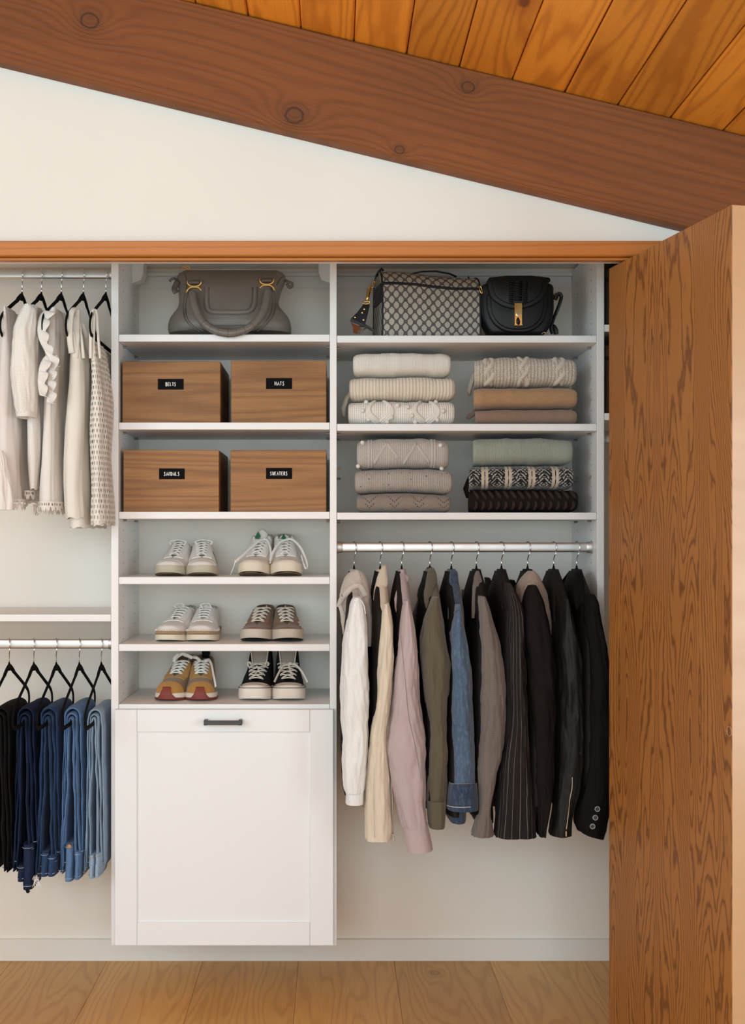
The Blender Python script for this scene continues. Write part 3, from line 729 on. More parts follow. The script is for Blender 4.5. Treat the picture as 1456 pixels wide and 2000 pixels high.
def sweater(label, x0, x1, f0, f1, mat, seed, dep=.27, fuzz=0, yoff=0.0, group='folded sweaters'):
    """folded knit: rings along x, each a rounded fold profile between the boundary curves f0 (under) and f1 (top)"""
    NXS, NP = 72, 48; rs = []; edge = .022
    for i in range(NXS+1):
        s = i/NXS; x = x0+(x1-x0)*s
        e = min(s, 1-s)*(x1-x0)/edge; k = 1.0 if e >= 1 else math.sqrt(max(0.0, 1-(1-e)**2))*.55+.45
        zl, zh = f0(x)+.0007, f1(x)-.0007; zm = (zl+zh)/2; hh = (zh-zl)/2*(.80+.20*k)
        bl = .0035*nz(x*14, seed*3.1, 1)+.0018*nz(x*45, seed, 2)
        ring = []
        for q in range(NP):
            a = 2*pi*q/NP+pi     # seam at the back
            yy = sgnpow(math.cos(a), .42 if math.cos(a) < 0 else .3); zz = sgnpow(math.sin(a), .62)
            front = YS+yoff+(1-k)*.014+bl; back = front+dep-(1-k)*.02
            ym = (front+back)/2; y = ym+yy*(back-front)/2
            w = .0010*nz(x*40, q*.4, seed); tp = .22*max(0, (y-front)/dep)
            ring.append((x+((x0+x1)/2-x)*tp, y, zm+zz*hh+w*(0 if abs(zz) > .8 else 1)))
        rs.append(ring)
    # rings run along x: swap so that u = x (metres), v = round the fold
    m = MB(); n = NP; v = [p for r in rs for p in r]; f = []; uvs = []
    arc = [0.0]
    mid = rs[NXS//2]
    for q in range(n): arc.append(arc[-1]+math.dist(mid[q], mid[(q+1) % n]))
    for i in range(NXS):
        for q in range(n):
            j = (q+1) % n
            f.append((i*n+q, i*n+j, (i+1)*n+j, (i+1)*n+q))
            xa, xb = rs[i][0][0], rs[i+1][0][0]
            uvs.append(((xa, arc[q]), (xa, arc[q+1]), (xb, arc[q+1]), (xb, arc[q])))
    for k_, i in ((0, 0), (1, NXS)):
        f.append(tuple(i*n+q for q in range(n))); uvs.append(tuple((rs[i][q][1], rs[i][q][2]) for q in range(n)))
    m.add(v, f, uvs)
    zb_ = min(p[2] for p in v)
    t = thing('folded_sweater', label, 'sweater', ((x0+x1)/2, YS+.05, zb_), group)
    m.build('body', mat, t, smooth=179)
    if fuzz:
        h = MB(); rg = random.Random(seed*17+3)
        for _ in range(fuzz):
            i = rg.randrange(1, NXS-1); q = rg.randrange(NP)
            p = Vector(rs[i][q]); 
            if p.y > YS+.06: continue
            p = p.lerp(Vector(rs[i+1][(q+1) % NP]), rg.random()); c0 = Vector((p.x, YS+.06, (f0(p.x)+f1(p.x))/2)); d_ = (p-c0).normalized()+Vector((rg.uniform(-1, 1), rg.uniform(-.4, .4), rg.uniform(-1, 1)))*.9
            d_.normalize(); e_ = p+d_*rg.uniform(.0025, .0060); s_ = Vector((rg.uniform(-1, 1), 0, rg.uniform(-1, 1)))*.00022
            h.add([tuple(p-s_), tuple(p+s_), tuple(e_)], [(0, 1, 2)])
        fo = h.build('fuzz', mat, t, smooth=0); fo['kind'] = 'stuff'
    return t
def fy(x, z, f0, f1, seed, yoff=0.0):
    """front surface of a folded sweater at (x, z)"""
    zl, zh = f0(x), f1(x); t = max(-1, min(1, (z-(zl+zh)/2)/max((zh-zl)/2, 1e-4)))
    sa = abs(t)**(1/.62); c = math.sqrt(max(0, 1-sa*sa))**.42
    fr = YS+yoff+.0035*nz(x*14, seed*3.1, 1)+.0018*nz(x*45, seed, 2)
    return fr+.135-.135*c
def stack(pxs, pys, amps, key):
    zs = [SHZ[key]]+[Z(p, DS) for p in pys]; out = []
    gx0, gx1 = X(min(a for a, b in pxs), DS), X(max(b for a, b in pxs), DS)
    fs = [lambda x, z=SHZ[key]: z]+[bfun(z, a, i+len(key)*3+int(pys[0]), gx0, gx1) for i, (z, a) in enumerate(zip(zs[1:], amps))]
    for i, (a, b) in enumerate(pxs): out.append((X(a, DS), X(b, DS), fs[i], fs[i+1]))
    return out
# stack with the cream sweaters (bottom to top)
s = stack([(680, 889.5), (682.5, 890), (690, 882)], [781, 734, 688.5], [.001, .003, .008], 'rs1')
A = s[0]; sw = sweater('ivory bobble-knit sweater at the bottom of the cream stack', *A, MT['knit_white'], 1)
for i, (px, py) in enumerate(((716, 784), (709, 802), (720, 819), (777, 792), (797, 795), (805, 812), (765, 815), (757, 823), (812, 824), (853, 784), (866, 803), (855, 820))):
    x, z = X(px, DS), Z(py, DS); m = MB(); m.sphere((x, fy(x, z, A[2], A[3], 1)-.0035, z), .0068, 12, 8); m.build('bobble', MT['knit_ivory'], sw)
for c in (742, 832):          # two heart-shaped cables of smooth yarn
    for off in (0, .009, .018):
        for sgn in (-1, 1):
            pts = []
            for q in np.linspace(0, 1, 22):
                a = -.2+q*3.0; px = c+sgn*(3+off*900*.35+20*math.sin(a)*(1-.25*q)); py = 823-q*42+off*250
                x, z = X(px, DS), min(Z(py, DS), A[3](X(px, DS))-.003); z = max(z, A[2](x)+.003)
                pts.append((x, fy(x, z, A[2], A[3], 1)-.0005, z))
            m = MB(); m.tube(pts, .0048, 8); m.build('cable', MT['knit_ivory'], sw, smooth=179)
A = s[1]; sweater('cream chunky ribbed sweater in the middle of the cream stack', *A, MT['knit_rib'], 2)
A = s[2]; sweater('plain off-white fine-knit sweater on top of the cream stack', *A, MT['knit_cream'], 3)
# oatmeal / camel / taupe
s = stack([(929, 1129), (926, 1129.5), (927.5, 1128)], [797.5, 755, 697], [.002, .003, .007], 'rs1')
sweater('taupe brown sweater at the bottom below the camel one', *s[0], MT['knit_taupe'], 4, fuzz=2000)
sweater('camel sweater between the oatmeal cable knit and the taupe one', *s[1], MT['knit_camel'], 5, fuzz=2500)
A = s[2]; sw = sweater('oatmeal cable-knit sweater on top of the camel sweater', *A, MT['knit_oat'], 6, fuzz=3500)
for c in (957, 1025, 1095):
    for ph in (0, pi):
        pts = []; rr = []
        for q in np.linspace(0, 1, 30):
            px = c+8.0*math.sin(q*2*pi*1.15+ph+c); x = X(px, DS); z = A[2](x)+.004+(A[3](x)-A[2](x)-.006)*q
            pts.append((x, fy(x, z, A[2], A[3], 6)-.0025*math.cos(q*2*pi*1.15+ph+c)+.0062, z)); rr.append(.0088*min(1, .5+min(q, 1-q)*6))
        m = MB(); m.tube(pts, rr, 8, flat=.8, up=(0, 1, 0)); m.build('cable', MT['knit_oat2'], sw, smooth=179)
# grey stack
s = stack([(697, 881.5), (693.5, 884.5), (697.5, 878)], [965.5, 917, 858], [.006, .007, .009], 'rs2')
sweater('dark taupe openwork sweater at the bottom of the grey stack', *s[0], MT['knit_lace'], 7, fuzz=2500)
sweater('speckled grey ribbed sweater in the middle of the grey stack', *s[1], MT['knit_speck'], 8, fuzz=1500)
A = s[2]; sw = sweater('pale grey cable and bobble sweater on top of the grey stack', *A, MT['knit_grey'], 9, fuzz=4000)
for px, py in ((708.5, 864), (700, 910), (861, 870), (865, 914)):
    x, z = X(px, DS), Z(py, DS); m = MB(); m.sphere((x, fy(x, min(max(z, A[2](x)+.004), A[3](x)-.004), A[2], A[3], 9)-.003, z), .0066, 12, 8); m.build('bobble', MT['knit_ivory'], sw)
def band(pts_px, r, name='cable_band'):
    pts = []
    for px, py in pts_px:
        x, z = X(px, DS), Z(py, DS); z = min(max(z, A[2](x)+.003), A[3](x)-.003); pts.append((x, fy(x, z, A[2], A[3], 9)+.0012, z))
    m = MB(); m.tube(pts, r, 8, flat=.6, up=(0, 1, 0)); m.build(name, MT['knit_grey2'], sw, smooth=179)
for px in (724, 848):
    for o in (-2.6, 2.6): band([(px+o, 853+i*3.4) for i in range(19)], .0040)
for p0, p1 in (((756, 866), (731, 905)), ((757, 866), (779, 895)), ((814, 866), (789, 905)), ((816, 870), (840, 903))):
    band([(p0[0]+(p1[0]-p0[0])*q, p0[1]+(p1[1]-p0[1])*q) for q in np.linspace(0, 1, 16)], .0046)
# sage / fair isle / dark
s = stack([(915, 1131), (917, 1123), (925, 1120.5)], [956, 908.5, 855], [.000, .002, .004], 'rs2')
A = s[0]; sw = sweater('dark brown chunky crochet sweater at the bottom of the sage stack', *A, MT['knit_dark'], 10)
for row, (pyc, n_) in enumerate(((966, 14), (987, 14))):
    for i in range(n_):
        pts = []
        for q in np.linspace(0, 1, 9):
            px = 927+i*14.6+(q*9 if row == 0 else 9*(1-q)*.3+3*math.sin(q*3)); py = pyc-7+q*15 if row == 0 else pyc-8+q*16
            x, z = X(px, DS), Z(py, DS); z = min(max(z, A[2](x)+.002), A[3](x)-.002); pts.append((x, fy(x, z, A[2], A[3], 10)-.0008, z))
        rr = [.0028+.0030*math.sin(pi*min(1, .15+q*.8)) for q in np.linspace(0, 1, 9)]
        if row: rr = rr[::-1]
        m = MB(); m.tube(pts, rr, 7, flat=.8, up=(0, 1, 0)); m.build('yarn_loop', MT['knit_plum'], sw, smooth=179)
MT['knit_fair'] = _fair(X(941, DS))
sweater('black and cream patterned sweater with paired stripes under the sage one', *s[1], MT['knit_fair'], 11)
sweater('sage green sweater on top of the black patterned one', *s[2], MT['knit_sage'], 12, fuzz=4000)
# sleeves tucked behind some of the folded sweaters
_sw = {o['label'].split()[0]: o for o in COL.objects if o.name.startswith('folded_sweater')}
def tucked(owner, mat, pts, r):
    m = MB(); m.tube([W(px, py, d) for px, py, d in pts], r, 10, flat=.55, up=(1, 0, 0)); m.build('tucked_sleeve', mat, owner, smooth=179)
tucked(_sw['cream'], MT['knit_rib'], [(686, 765, 3.46), (678, 778, 3.47), (671, 797, 3.475), (672, 813, 3.48)], [.008, .012, .014, .009])
tucked(_sw['oatmeal'], MT['knit_oat'], [(932, 715, 3.47), (924, 738, 3.47), (917, 760, 3.475), (917, 772, 3.48)], [.008, .014, .016, .008])
tucked(_sw['taupe'], MT['knit_taupe'], [(934, 800, 3.46), (925, 808, 3.465), (915, 815, 3.47), (911, 817, 3.47)], [.008, .013, .012, .004])
tucked(_sw['black'], MT['knit_dark'], [(926, 925, 3.45), (918, 935, 3.455), (910, 955, 3.46), (914, 972, 3.465)], [.009, .013, .014, .009])
tucked(_sw['dark'], MT['knit_dark'], [(884, 978, 3.46), (888, 972, 3.47), (889, 966, 3.475)], [.006, .008, .004]) if False else None
# ------------------------------------------------------------------ shoes
def interp(tab):
    xs = [a for a, b in tab]; ys = [b for a, b in tab]
    P = np.array(xs); Q = np.array(ys)
    def f(s): return float(np.interp(s, P, Q))
    return f
def smooth_tab(tab, n=110):
    """monotone-ish smoothing of a table into an interpolator"""
    xs = np.linspace(tab[0][0], tab[-1][0], n); ys = np.interp(xs, [a for a, b in tab], [b for a, b in tab])
    for _ in range(6): ys[1:-1] = (ys[:-2]+2*ys[1:-1]+ys[2:])/4
    return lambda s: float(np.interp(s, xs, ys))
class Shoe:
    L = .268
    def __init__(s, label, cx, ytoe, z, yaw, foot, group, W=.047, hs=.026, spring=.009, Hthroat=.094, Htop=.090, collar=.078, heel=.088, toeH=.036, s0=.082, s1=.168, toe_sq=2.5, flare=.0025, throat=(.009, .015), scale=1.0):
        s.W, s.hs, s.spring, s.flare, s.foot = W, hs, spring, flare, foot
        s.org = Vector((cx, ytoe, z)); s.c, s.sn = math.cos(yaw), math.sin(yaw); s.toe_sq = toe_sq
        s.s0, s.s1 = s0, s1
        s.Hf = smooth_tab([(0, hs-.004), (.003, hs+.004), (.011, hs+min(.018, toeH*.6)), (.035, hs+toeH*.85), (s0, hs+toeH+.006), (s0+.004, hs+toeH+.008), (s1, Hthroat), (s1+.012, Htop), (s1+.035, collar), (s.L-.02, heel), (s.L, heel)])
        s.gf = smooth_tab([(0, 0), (s0-.001, 0), (s0+.003, throat[0]), (s1, throat[1]), (s1+.025, .028), (s.L-.03, .026), (s.L, .0)], 90)
        s.t = thing('shoe', label, 'shoe', tuple(s.org), group)
    def P(s, x, y, z): return (s.org.x+x*s.c-y*s.sn, s.org.y+x*s.sn+y*s.c, s.org.z+z)
    def w(s, q):
        a = .072; p = s.toe_sq
        if q < a: k = (1-(1-max(q, 0)/a)**p)**(1/p)
        elif q < .105: k = 1.0
        elif q < .175: k = 1-.20*(q-.105)/.07
        else: k = .80-.02*(q-.175)/.09
        if q > s.L-.045: k *= (1-((q-(s.L-.045))/.045)**2.4)**(1/2.4) if q < s.L else 0.0
        return max(s.W*k, 1e-5)
    def cx(s, q): return s.foot*(.008*(q-.06)/.1 if q < .16 else .008)*-.6
    def zb(s, q): return s.spring*max(0, 1-q/.075)**2
    def U(s, q, t, side, off=0.0):
        """upper: q along the shoe, t 0 at the sole .. 1 at the throat/centre line"""
        w = s.w(q)*.965; g = min(s.gf(q), w*.75); H = s.Hf(q); z0 = s.hs*.75+s.zb(q)
        x = g+(w-g)*math.cos(t*pi/2)**.80; zz = z0+(H+s.zb(q)*.6-z0)*math.sin(t*pi/2)**.88
        nx, nzv = math.cos(t*pi/2), math.sin(t*pi/2)
        yo = -off*max(0, 1-q/.03)
        return s.P(s.cx(q)+side*(x+nx*off), q+yo, zz+nzv*off)
    def patch(s, name, mat, q0, q1, t0, t1, off, sides=(-1, 1), n=18, k=10, fn=None, parent=None, solid=.0022):
        m = MB()
        for sd in sides:
            def f(a, b):
                qq, tt = q0+(q1-q0)*a, t0+(t1-t0)*b
                if fn: qq, tt = fn(a, b)
                return s.U(qq, tt, sd, off)
            m.grid(f, n, k)
        return m.build(name, mat, parent or s.t, smooth=60, solid=solid, weld=.0002)
    def upper(s, mat, n=54, k=14):
        m = MB(); m2 = []
        for sd in (-1, 1):
            m.grid(lambda a, b: s.U(.0004+(s.L-.0008)*(a**1.35), b, sd), n, k)
        o = m.build('upper', mat, s.t, smooth=70, solid=.0026, weld=.0002); return o
    def outline(s, grow, n=72):
        pts = []
        for i in range(n):
            a = 2*pi*i/n; q = s.L/2*(1-math.cos(a)); sd = 1 if a < pi else -1
            pts.append((q, sd))
        return pts
    def sole(s, name, mat, z0, z1, grow0=0.0, grow1=0.0, bulge=.0015, spring0=True):
        rs = []; pts = s.outline(0)
        for k in range(6):
            f = k/5; g = grow0+(grow1-grow0)*f+bulge*math.sin(pi*f)
            ring = []
            for q, sd in pts:
                w = s.w(q)+g; e = g*max(0, 1-q/.02); e2 = g*max(0, 1-(s.L-q)/.02)
                zb = s.zb(q)*(1.0 if spring0 else .7)
                ring.append(s.P(s.cx(q)+sd*w, q-e+e2, z0+zb*(1-.4*f)+(z1-z0)*f))
            rs.append(ring)
        m = MB(); m.rings(rs, True, True, True); return m.build(name, mat, s.t, smooth=50)
    def tongue(s, mat, up=.02, width=.024, lean=.3, top_round=.5, lift=.0):
        m = MB(); q0, q1 = s.s0+.006, s.s1
        def f(a, b):
            u = a*2-1; ln = b
            if ln < .7:
                q = q0+(q1-q0)*ln/.7; z = s.Hf(q)-.004
            else:
                q = q1+(ln-.7)/.3*up*lean; z = s.Hf(q1)-.004+(ln-.7)/.3*up
            wd = width*(.72+.28*min(1, ln*1.6)); 
            if ln > .9: wd *= 1-top_round*((ln-.9)/.1)**2*.6
            return s.P(s.cx(q)+u*wd, q+.006*u*u, z-.007*u*u+lift)
        m.grid(f, 12, 26); return m.build('tongue', mat, s.t, smooth=179, solid=.005)
    def eyelet(s, i, n, side):
        q = s.s0+.010+(s.s1-s.s0-.014)*i/(n-1)
        g = s.gf(q); return q, side*(g+.0065), s.Hf(q)
    def laces(s, mat, n=6, r=.0034, flat=.45, mode='cross', lift=.004):
        for i in range(n):
            for sd in (-1, 1):
                if mode == 'bar' and sd == 1: continue
                j = min(i+1, n-1) if mode == 'cross' else i
                if mode == 'cross' and i == n-1: continue
                q0, x0, z0 = s.eyelet(i, n, -sd); q1, x1, z1 = s.eyelet(j, n, sd)
                pts = []
                for a in np.linspace(0, 1, 11):
                    q = q0+(q1-q0)*a; x = x0+(x1-x0)*a; z = z0+(z1-z0)*a+lift*math.sin(pi*a)+(.0012 if sd > 0 else 0)+.001
                    if a in (0.0, 1.0): z -= .0025
                    pts.append(s.P(s.cx(q)+x, q-.002, z))
                m = MB(); m.tube(pts, r, 8, flat=flat, up=(0, -.5, 1)); m.build('lace', mat, s.t, smooth=179)
        if mode == 'bar': return
        q0, x0, z0 = s.eyelet(0, n, -1); pts = [s.P(s.cx(q0)+x0*(1-2*a), q0-.003, z0+.0035*math.sin(pi*a)+.0005) for a in np.linspace(0, 1, 9)]
        m = MB(); m.tube(pts, r, 8, flat=flat, up=(0, -.5, 1)); m.build('lace', mat, s.t, smooth=179)
    def loose(s, mat, pts, r=.0032, flat=.45):
        P = crom(pts, len(pts)*7); m = MB(); m.tube([s.P(*p) for p in P], r, 8, flat=flat, up=(0, -1, .3)); m.build('lace_end', mat, s.t, smooth=179)
    def guard(s, name, mat, hw0, hw1, z0, z1):
        """rubber bumper wrapped up over the front of the toe"""
        m = MB()
        def f(a, b):
            hw = hw1+(hw0-hw1)*(1-b)**1.8; x = (a*2-1)*hw; z = z0+(z1-z0)*b; q = .0005
            while q < .07:
                w = s.w(q)*.965
                if w > abs(x)+1e-4:
                    t = math.acos(min(1, (abs(x)/w)**1.25)); zz = s.hs*.75+s.zb(q)+(s.Hf(q)-s.hs*.75)*math.sin(t)**.88
                    if zz >= z: break
                q += .0006
            return s.P(s.cx(q)+x, q-.0042, z+s.zb(q)*.6)
        m.grid(f, 14, 12); return m.build(name, mat, s.t, smooth=179, solid=-.003)
    def insole(s, mat):
        m = MB(); pts = [(q, sd) for q, sd in s.outline(0) ]
        ring = [s.P(s.cx(q)+sd*s.w(q)*.9, q*.98+.003, s.hs+.004) for q, sd in pts]
        m.add(ring, [tuple(range(len(ring)))]); m.build('insole', mat, s.t, smooth=0)
MT['sh_white'] = m_leather('white_shoe_leather', (.74, .72, .69), .45, 420, .12, .05)
MT['sh_white2'] = m_leather('off_white_shoe_leather', (.72, .66, .585), .5, 420, .12, .06)
MT['sh_beige_sole'] = m_plain('beige_rubber', (.47, .42, .32), .6, .15, 200, amp=.12)
MT['sh_cream_sole'] = m_plain('cream_rubber', (.68, .60, .48), .6, .15, 120, amp=.10)
MT['sh_gum'] = m_plain('worn_outsole', (.34, .25, .14), .7, .3, 120, amp=.3)
MT['lace_white'] = m_plain('white_lace', (.76, .74, .71), .9, .35, 1400)
MT['lace_cream'] = m_plain('cream_lace', (.68, .61, .52), .9, .35, 1400)
MT['tongue_grey'] = m_plain('grey_mesh', (.40, .385, .37), .9, .5, 900)
MT['green'] = m_plain('green_patch', (.012, .13, .055), .6)
MT['jute'] = m_fabric('jute_braid', (.36, .235, .13), 500, .6, .25)
MT['suede_brown'] = m_plain('brown_suede', (.185, .108, .062), .95, .35, 500, .15, amp=.25, sheen=.2)
MT['suede_wheat'] = m_plain('wheat_suede', (.43, .225, .060), .95, .3, 500, .15, amp=.15, sheen=.2)
MT['nylon_olive'] = m_fabric('tan_nylon', (.235, .150, .065), 1200, .3, .12)
MT['rubber_red'] = m_plain('red_rubber', (.200, .036, .026), .6, .1, 200)
MT['canvas_black'] = m_fabric('black_canvas', (.013, .013, .015), 1300, .35, .1)
MT['rubber_white'] = m_plain('white_rubber', (.70, .63, .55), .5, .1, 90, amp=.06)
MT['rubber_dirty'] = m_plain('scuffed_rubber', (.52, .45, .37), .6, .25, 60, amp=.28)
MT['black_rub'] = m_plain('black_rubber', (.02, .02, .02), .6)
MT['lining_grey'] = m_fabric('grey_lining', (.30, .275, .245), 900, .2, .1)
MT['dark_in'] = m_plain('dark_lining', (.05, .045, .04), .9)
YT = CAM_Y+3.395
def pair(key, pxs, d=3.42): return [X(p, d) for p in pxs], SHZ[key]
# --- white low sneakers, beige soles
(xa, xb), z = pair('shoe1', (330, 394))
for x, ft, yaw, lab in ((xa, -1, -.06, 'left'), (xb, 1, .05, 'right')):
    k = Shoe('white low sneaker with beige sole and green side mark, %s one of its pair' % lab, x, YT, z, yaw, ft, 'white sneakers with beige soles', hs=.026, Hthroat=.099, Htop=.096, toeH=.024, spring=.010)
    k.sole('sole', MT['sh_beige_sole'], .002, .028, .001, .0015); k.sole('outsole', MT['sh_gum'], 0, .003, -.002, 0); k.upper(MT['sh_white'])
    k.patch('toe_seam', MT['sh_white'], .035, .040, .0, 1, .0006, n=3, k=16, solid=.001)
    k.patch('eyestay', MT['sh_white'], k.s0-.004, k.s1, .70, 1, .0016, fn=lambda a, b: (k.s0-.006+(k.s1-k.s0+.006)*a, .62+.38*b))
    k.tongue(MT['tongue_grey'], .014, .023); k.insole(MT['dark_in']); k.laces(MT['lace_white'], 6, .0027, .5, lift=.004)
    k.loose(MT['lace_white'], [(-.020, .150, .094), (-.026, .157, .101), (-.012, .160, .106), (.012, .160, .106), (.025, .156, .100), (.020, .148, .092)])
    k.patch('side_mark', MT['green'], .10, .14, .2, .5, .0012, sides=(ft,), fn=lambda a, b: (.098+.03*b+.010*a, .18+.40*b*(1-.0*a)), n=4, k=6, solid=.001)
# --- white high tops with loose laces
(xa, xb), z = pair('shoe1', (493, 560))
for x, ft, yaw, lab in ((xa, -1, -.08, 'left'), (xb, 1, .04, 'right')):
    k = Shoe('white high-top sneaker with loose laces and green tongue tag, %s one' % lab, x, YT, z, yaw, ft, 'white high-top sneakers', hs=.030, Hthroat=.108, Htop=.124, collar=.112, heel=.125, toeH=.022, spring=.013, throat=(.010, .018))
    k.sole('sole', MT['sh_cream_sole'], .003, .032, .001, .001); k.sole('outsole', MT['sh_gum'], 0, .004, -.003, -.001); k.upper(MT['sh_white2'])
    k.patch('eyestay', MT['sh_white'], 0, 0, 0, 0, .0016, fn=lambda a, b: (k.s0-.004+(k.s1+.012-k.s0)*a, .64+.36*b))
    k.tongue(MT['sh_white2'], .034 if ft < 0 else .018, .019, .35, .5); k.insole(MT['dark_in']); k.laces(MT['lace_white'], 6, .0028, .5, lift=.004)
    m = MB(); q = k.s1+.008; zc_ = .118 if ft < 0 else .112; xo = -.010 if ft < 0 else -.003
    m.prism([(0, -.014), (.008, 0), (0, .014), (-.008, 0)], 0, .0015); vv = [k.P(k.cx(q)+xo+a, k.s1-.003+(c)*.5+b-.001, zc_+c) for a, b, c in m.v]; m.v = vv; m.build('tongue_tag', MT['green'], k.t, smooth=0)
    if ft < 0:
        k.loose(MT['lace_white'], [(.018, .150, .108), (.004, .130, .104), (-.018, .085, .080), (-.036, .045, .058), (-.052, .018, .042)], .0042)
        k.loose(MT['lace_white'], [(-.052, .018, .042), (-.056, .016, .028), (-.062, .015, .012), (-.066, .02, .004)], .0012, 1)
        k.loose(MT['lace_white'], [(.012, .150, .110), (.028, .138, .104), (.042, .100, .080), (.046, .075, .052), (.047, .06, .036)], .0036)
    else:
        k.loose(MT['lace_white'], [(.010, .145, .110), (-.020, .125, .098), (-.040, .085, .068), (-.047, .060, .044)], .0042)
        k.loose(MT['lace_white'], [(.000, .148, .110), (.022, .130, .106), (.044, .090, .082), (.057, .055, .052), (.062, .035, .030), (.058, .022, .022), (.052, .030, .034), (.045, .060, .060)], .0040)
# --- white espadrille sneakers
(xa, xb), z = pair('shoe2', (329, 391))
for x, ft, yaw, lab in ((xa, -1, -.12, 'left'), (xb, 1, -.04, 'right')):
    k = Shoe('white leather sneaker with braided jute sole, %s one of its pair' % lab, x, YT, z, yaw, ft, 'white espadrille sneakers', hs=.031, Hthroat=.092, Htop=.094, collar=.082, heel=.094, toeH=.025, spring=.007, s0=.086)
    k.sole('sole', MT['sh_cream_sole'], .001, .019, .001, .0005); k.sole('jute_band', MT['jute'], .018, .030, .0015, .0015, .001); k.upper(MT['sh_white'])
    m = MB(); pts = k.outline(0, 84)
    for i in range(0, 84):
        q, sd = pts[i]
        if q > .19: continue
        w = k.w(q)+.001; zz = k.zb(q)*.8
        m.tube([k.P(k.cx(q)+sd*(w+.001), q-.001, .0285+zz), k.P(k.cx(q)+sd*(w-.002), q+.001, .0345+zz)], .0010, 5)
    o = m.build('whip_stitch', MT['lace_white'], k.t, smooth=179); o['kind'] = 'stuff'
    k.patch('eyestay', MT['sh_white'], 0, 0, 0, 0, .0016, fn=lambda a, b: (k.s0-.016+(k.s1+.016-k.s0)*a, .60+.40*b))
    k.tongue(MT['sh_white'], .012, .020); k.insole(MT['jute']); k.laces(MT['lace_white'], 5, .0028, .55, mode='bar', lift=.003)
    k.loose(MT['lace_white'], [(-.012, .150, .092), (-.020, .158, .100), (-.008, .163, .105), (.006, .160, .104), (.013, .152, .094)], .0026)
# --- brown suede sneakers with star
(xa, xb), z = pair('shoe2', (498, 563))
for x, ft, yaw, lab in ((xa, -1, -.06, 'left'), (xb, 1, .05, 'right')):
    k = Shoe('scuffed brown suede sneaker with pale star on side, %s one of its pair' % lab, x, YT, z, yaw, ft, 'brown suede sneakers', hs=.032, Hthroat=.090, Htop=.092, collar=.080, heel=.096, toeH=.013, spring=.011, s0=.072, throat=(.013, .020))
    k.sole('sole', MT['rubber_dirty'], .003, .033, .0012, .0012); k.sole('outsole', MT['black_rub'], 0, .004, -.003, -.001); k.upper(MT['suede_brown'])
    k.patch('eyestay', MT['suede_brown'], 0, 0, 0, 0, .0018, fn=lambda a, b: (k.s0-.004+(k.s1+.006-k.s0)*a, .66+.34*b))
    k.tongue(MT['suede_brown'], .006, .019); k.insole(MT['dark_in']); k.laces(MT['lace_cream'], 5, .0032, .5, lift=.006)
    m = MB()   # five-pointed star laid on the outer side
    pts = []
    for i in range(10):
        rr = 1.0 if i % 2 == 0 else .42; a = pi/2+i*pi/5; pts.append((.088+.030*rr*math.cos(a), .40+.36*rr*math.sin(a)))
    cc = k.U(.088, .40, ft, .0018); vv = [cc]+[k.U(q, max(.02, t), ft, .0018) for q, t in pts]
    m.add(vv, [(0, i+1, (i+1) % 10+1) for i in range(10)]); m.build('star', MT['lace_cream'], k.t, smooth=0, solid=.001)
# --- wheat runners with red toe
(xa, xb), z = pair('shoe3', (329, 391))
for x, ft, yaw, lab in ((xa, -1, -.10, 'left'), (xb, 1, .03, 'right')):
    k = Shoe('wheat suede running shoe with red rubber toe, %s one of its pair' % lab, x, YT, z, yaw, ft, 'wheat running shoes', hs=.019, Hthroat=.100, Htop=.100, collar=.086, heel=.112, toeH=.040, spring=.006, s0=.095, throat=(.012, .018), toe_sq=2.2)
    k.sole('midsole', MT['rubber_white'], .006, .021, .0015, .0005); k.sole('outsole', MT['rubber_red'], 0, .0075, .002, .002); k.upper(MT['nylon_olive'])
    k.patch('toe_overlay', MT['suede_wheat'], 0, 0, 0, 0, .0014, fn=lambda a, b: (.0006+.040*a, b), n=12, k=16)
    k.guard('toe_guard', MT['rubber_red'], .030, .011, .003, .038)
    k.patch('eyestay', MT['suede_wheat'], 0, 0, 0, 0, .0020, fn=lambda a, b: (k.s0-.018+(k.s1+.020-k.s0)*a, .56+.44*b))
    k.patch('side_stripe', MT['canvas_black'], 0, 0, 0, 0, .0016, sides=(ft,), fn=lambda a, b: (.150+.03*a-.03*b, .10+.62*b))
    k.patch('heel_overlay', MT['suede_wheat'], 0, 0, 0, 0, .0016, fn=lambda a, b: (.205+.0625*a, .75*b), n=12)
    k.tongue(MT['nylon_olive'], .010, .021); k.insole(MT['dark_in']); k.laces(MT['lace_white'], 5, .0033, .5, lift=.006)
    if ft > 0:
        m = MB(); m.box(-.013, .013, .252, .262, .100, .136, .004); m.v = [k.P(*p) for p in m.v]; m.build('heel_tab', MT['canvas_black'], k.t, smooth=0)
        k.loose(MT['lace_white'], [(.004, .150, .102), (.018, .140, .106), (.028, .110, .096), (.036, .075, .072), (.043, .045, .052), (.046, .030, .040)], .0055)
        k.loose(MT['lace_white'], [(-.010, .152, .103), (-.022, .160, .112), (-.040, .165, .114), (-.060, .165, .120)], .005)
    else:
        k.loose(MT['lace_white'], [(-.018, .152, .100), (-.008, .156, .114), (.008, .158, .124), (.022, .158, .120), (.040, .158, .112)], .0055)
        k.loose(MT['lace_white'], [(-.014, .148, .100), (-.014, .150, .112), (-.002, .154, .124)], .0055)
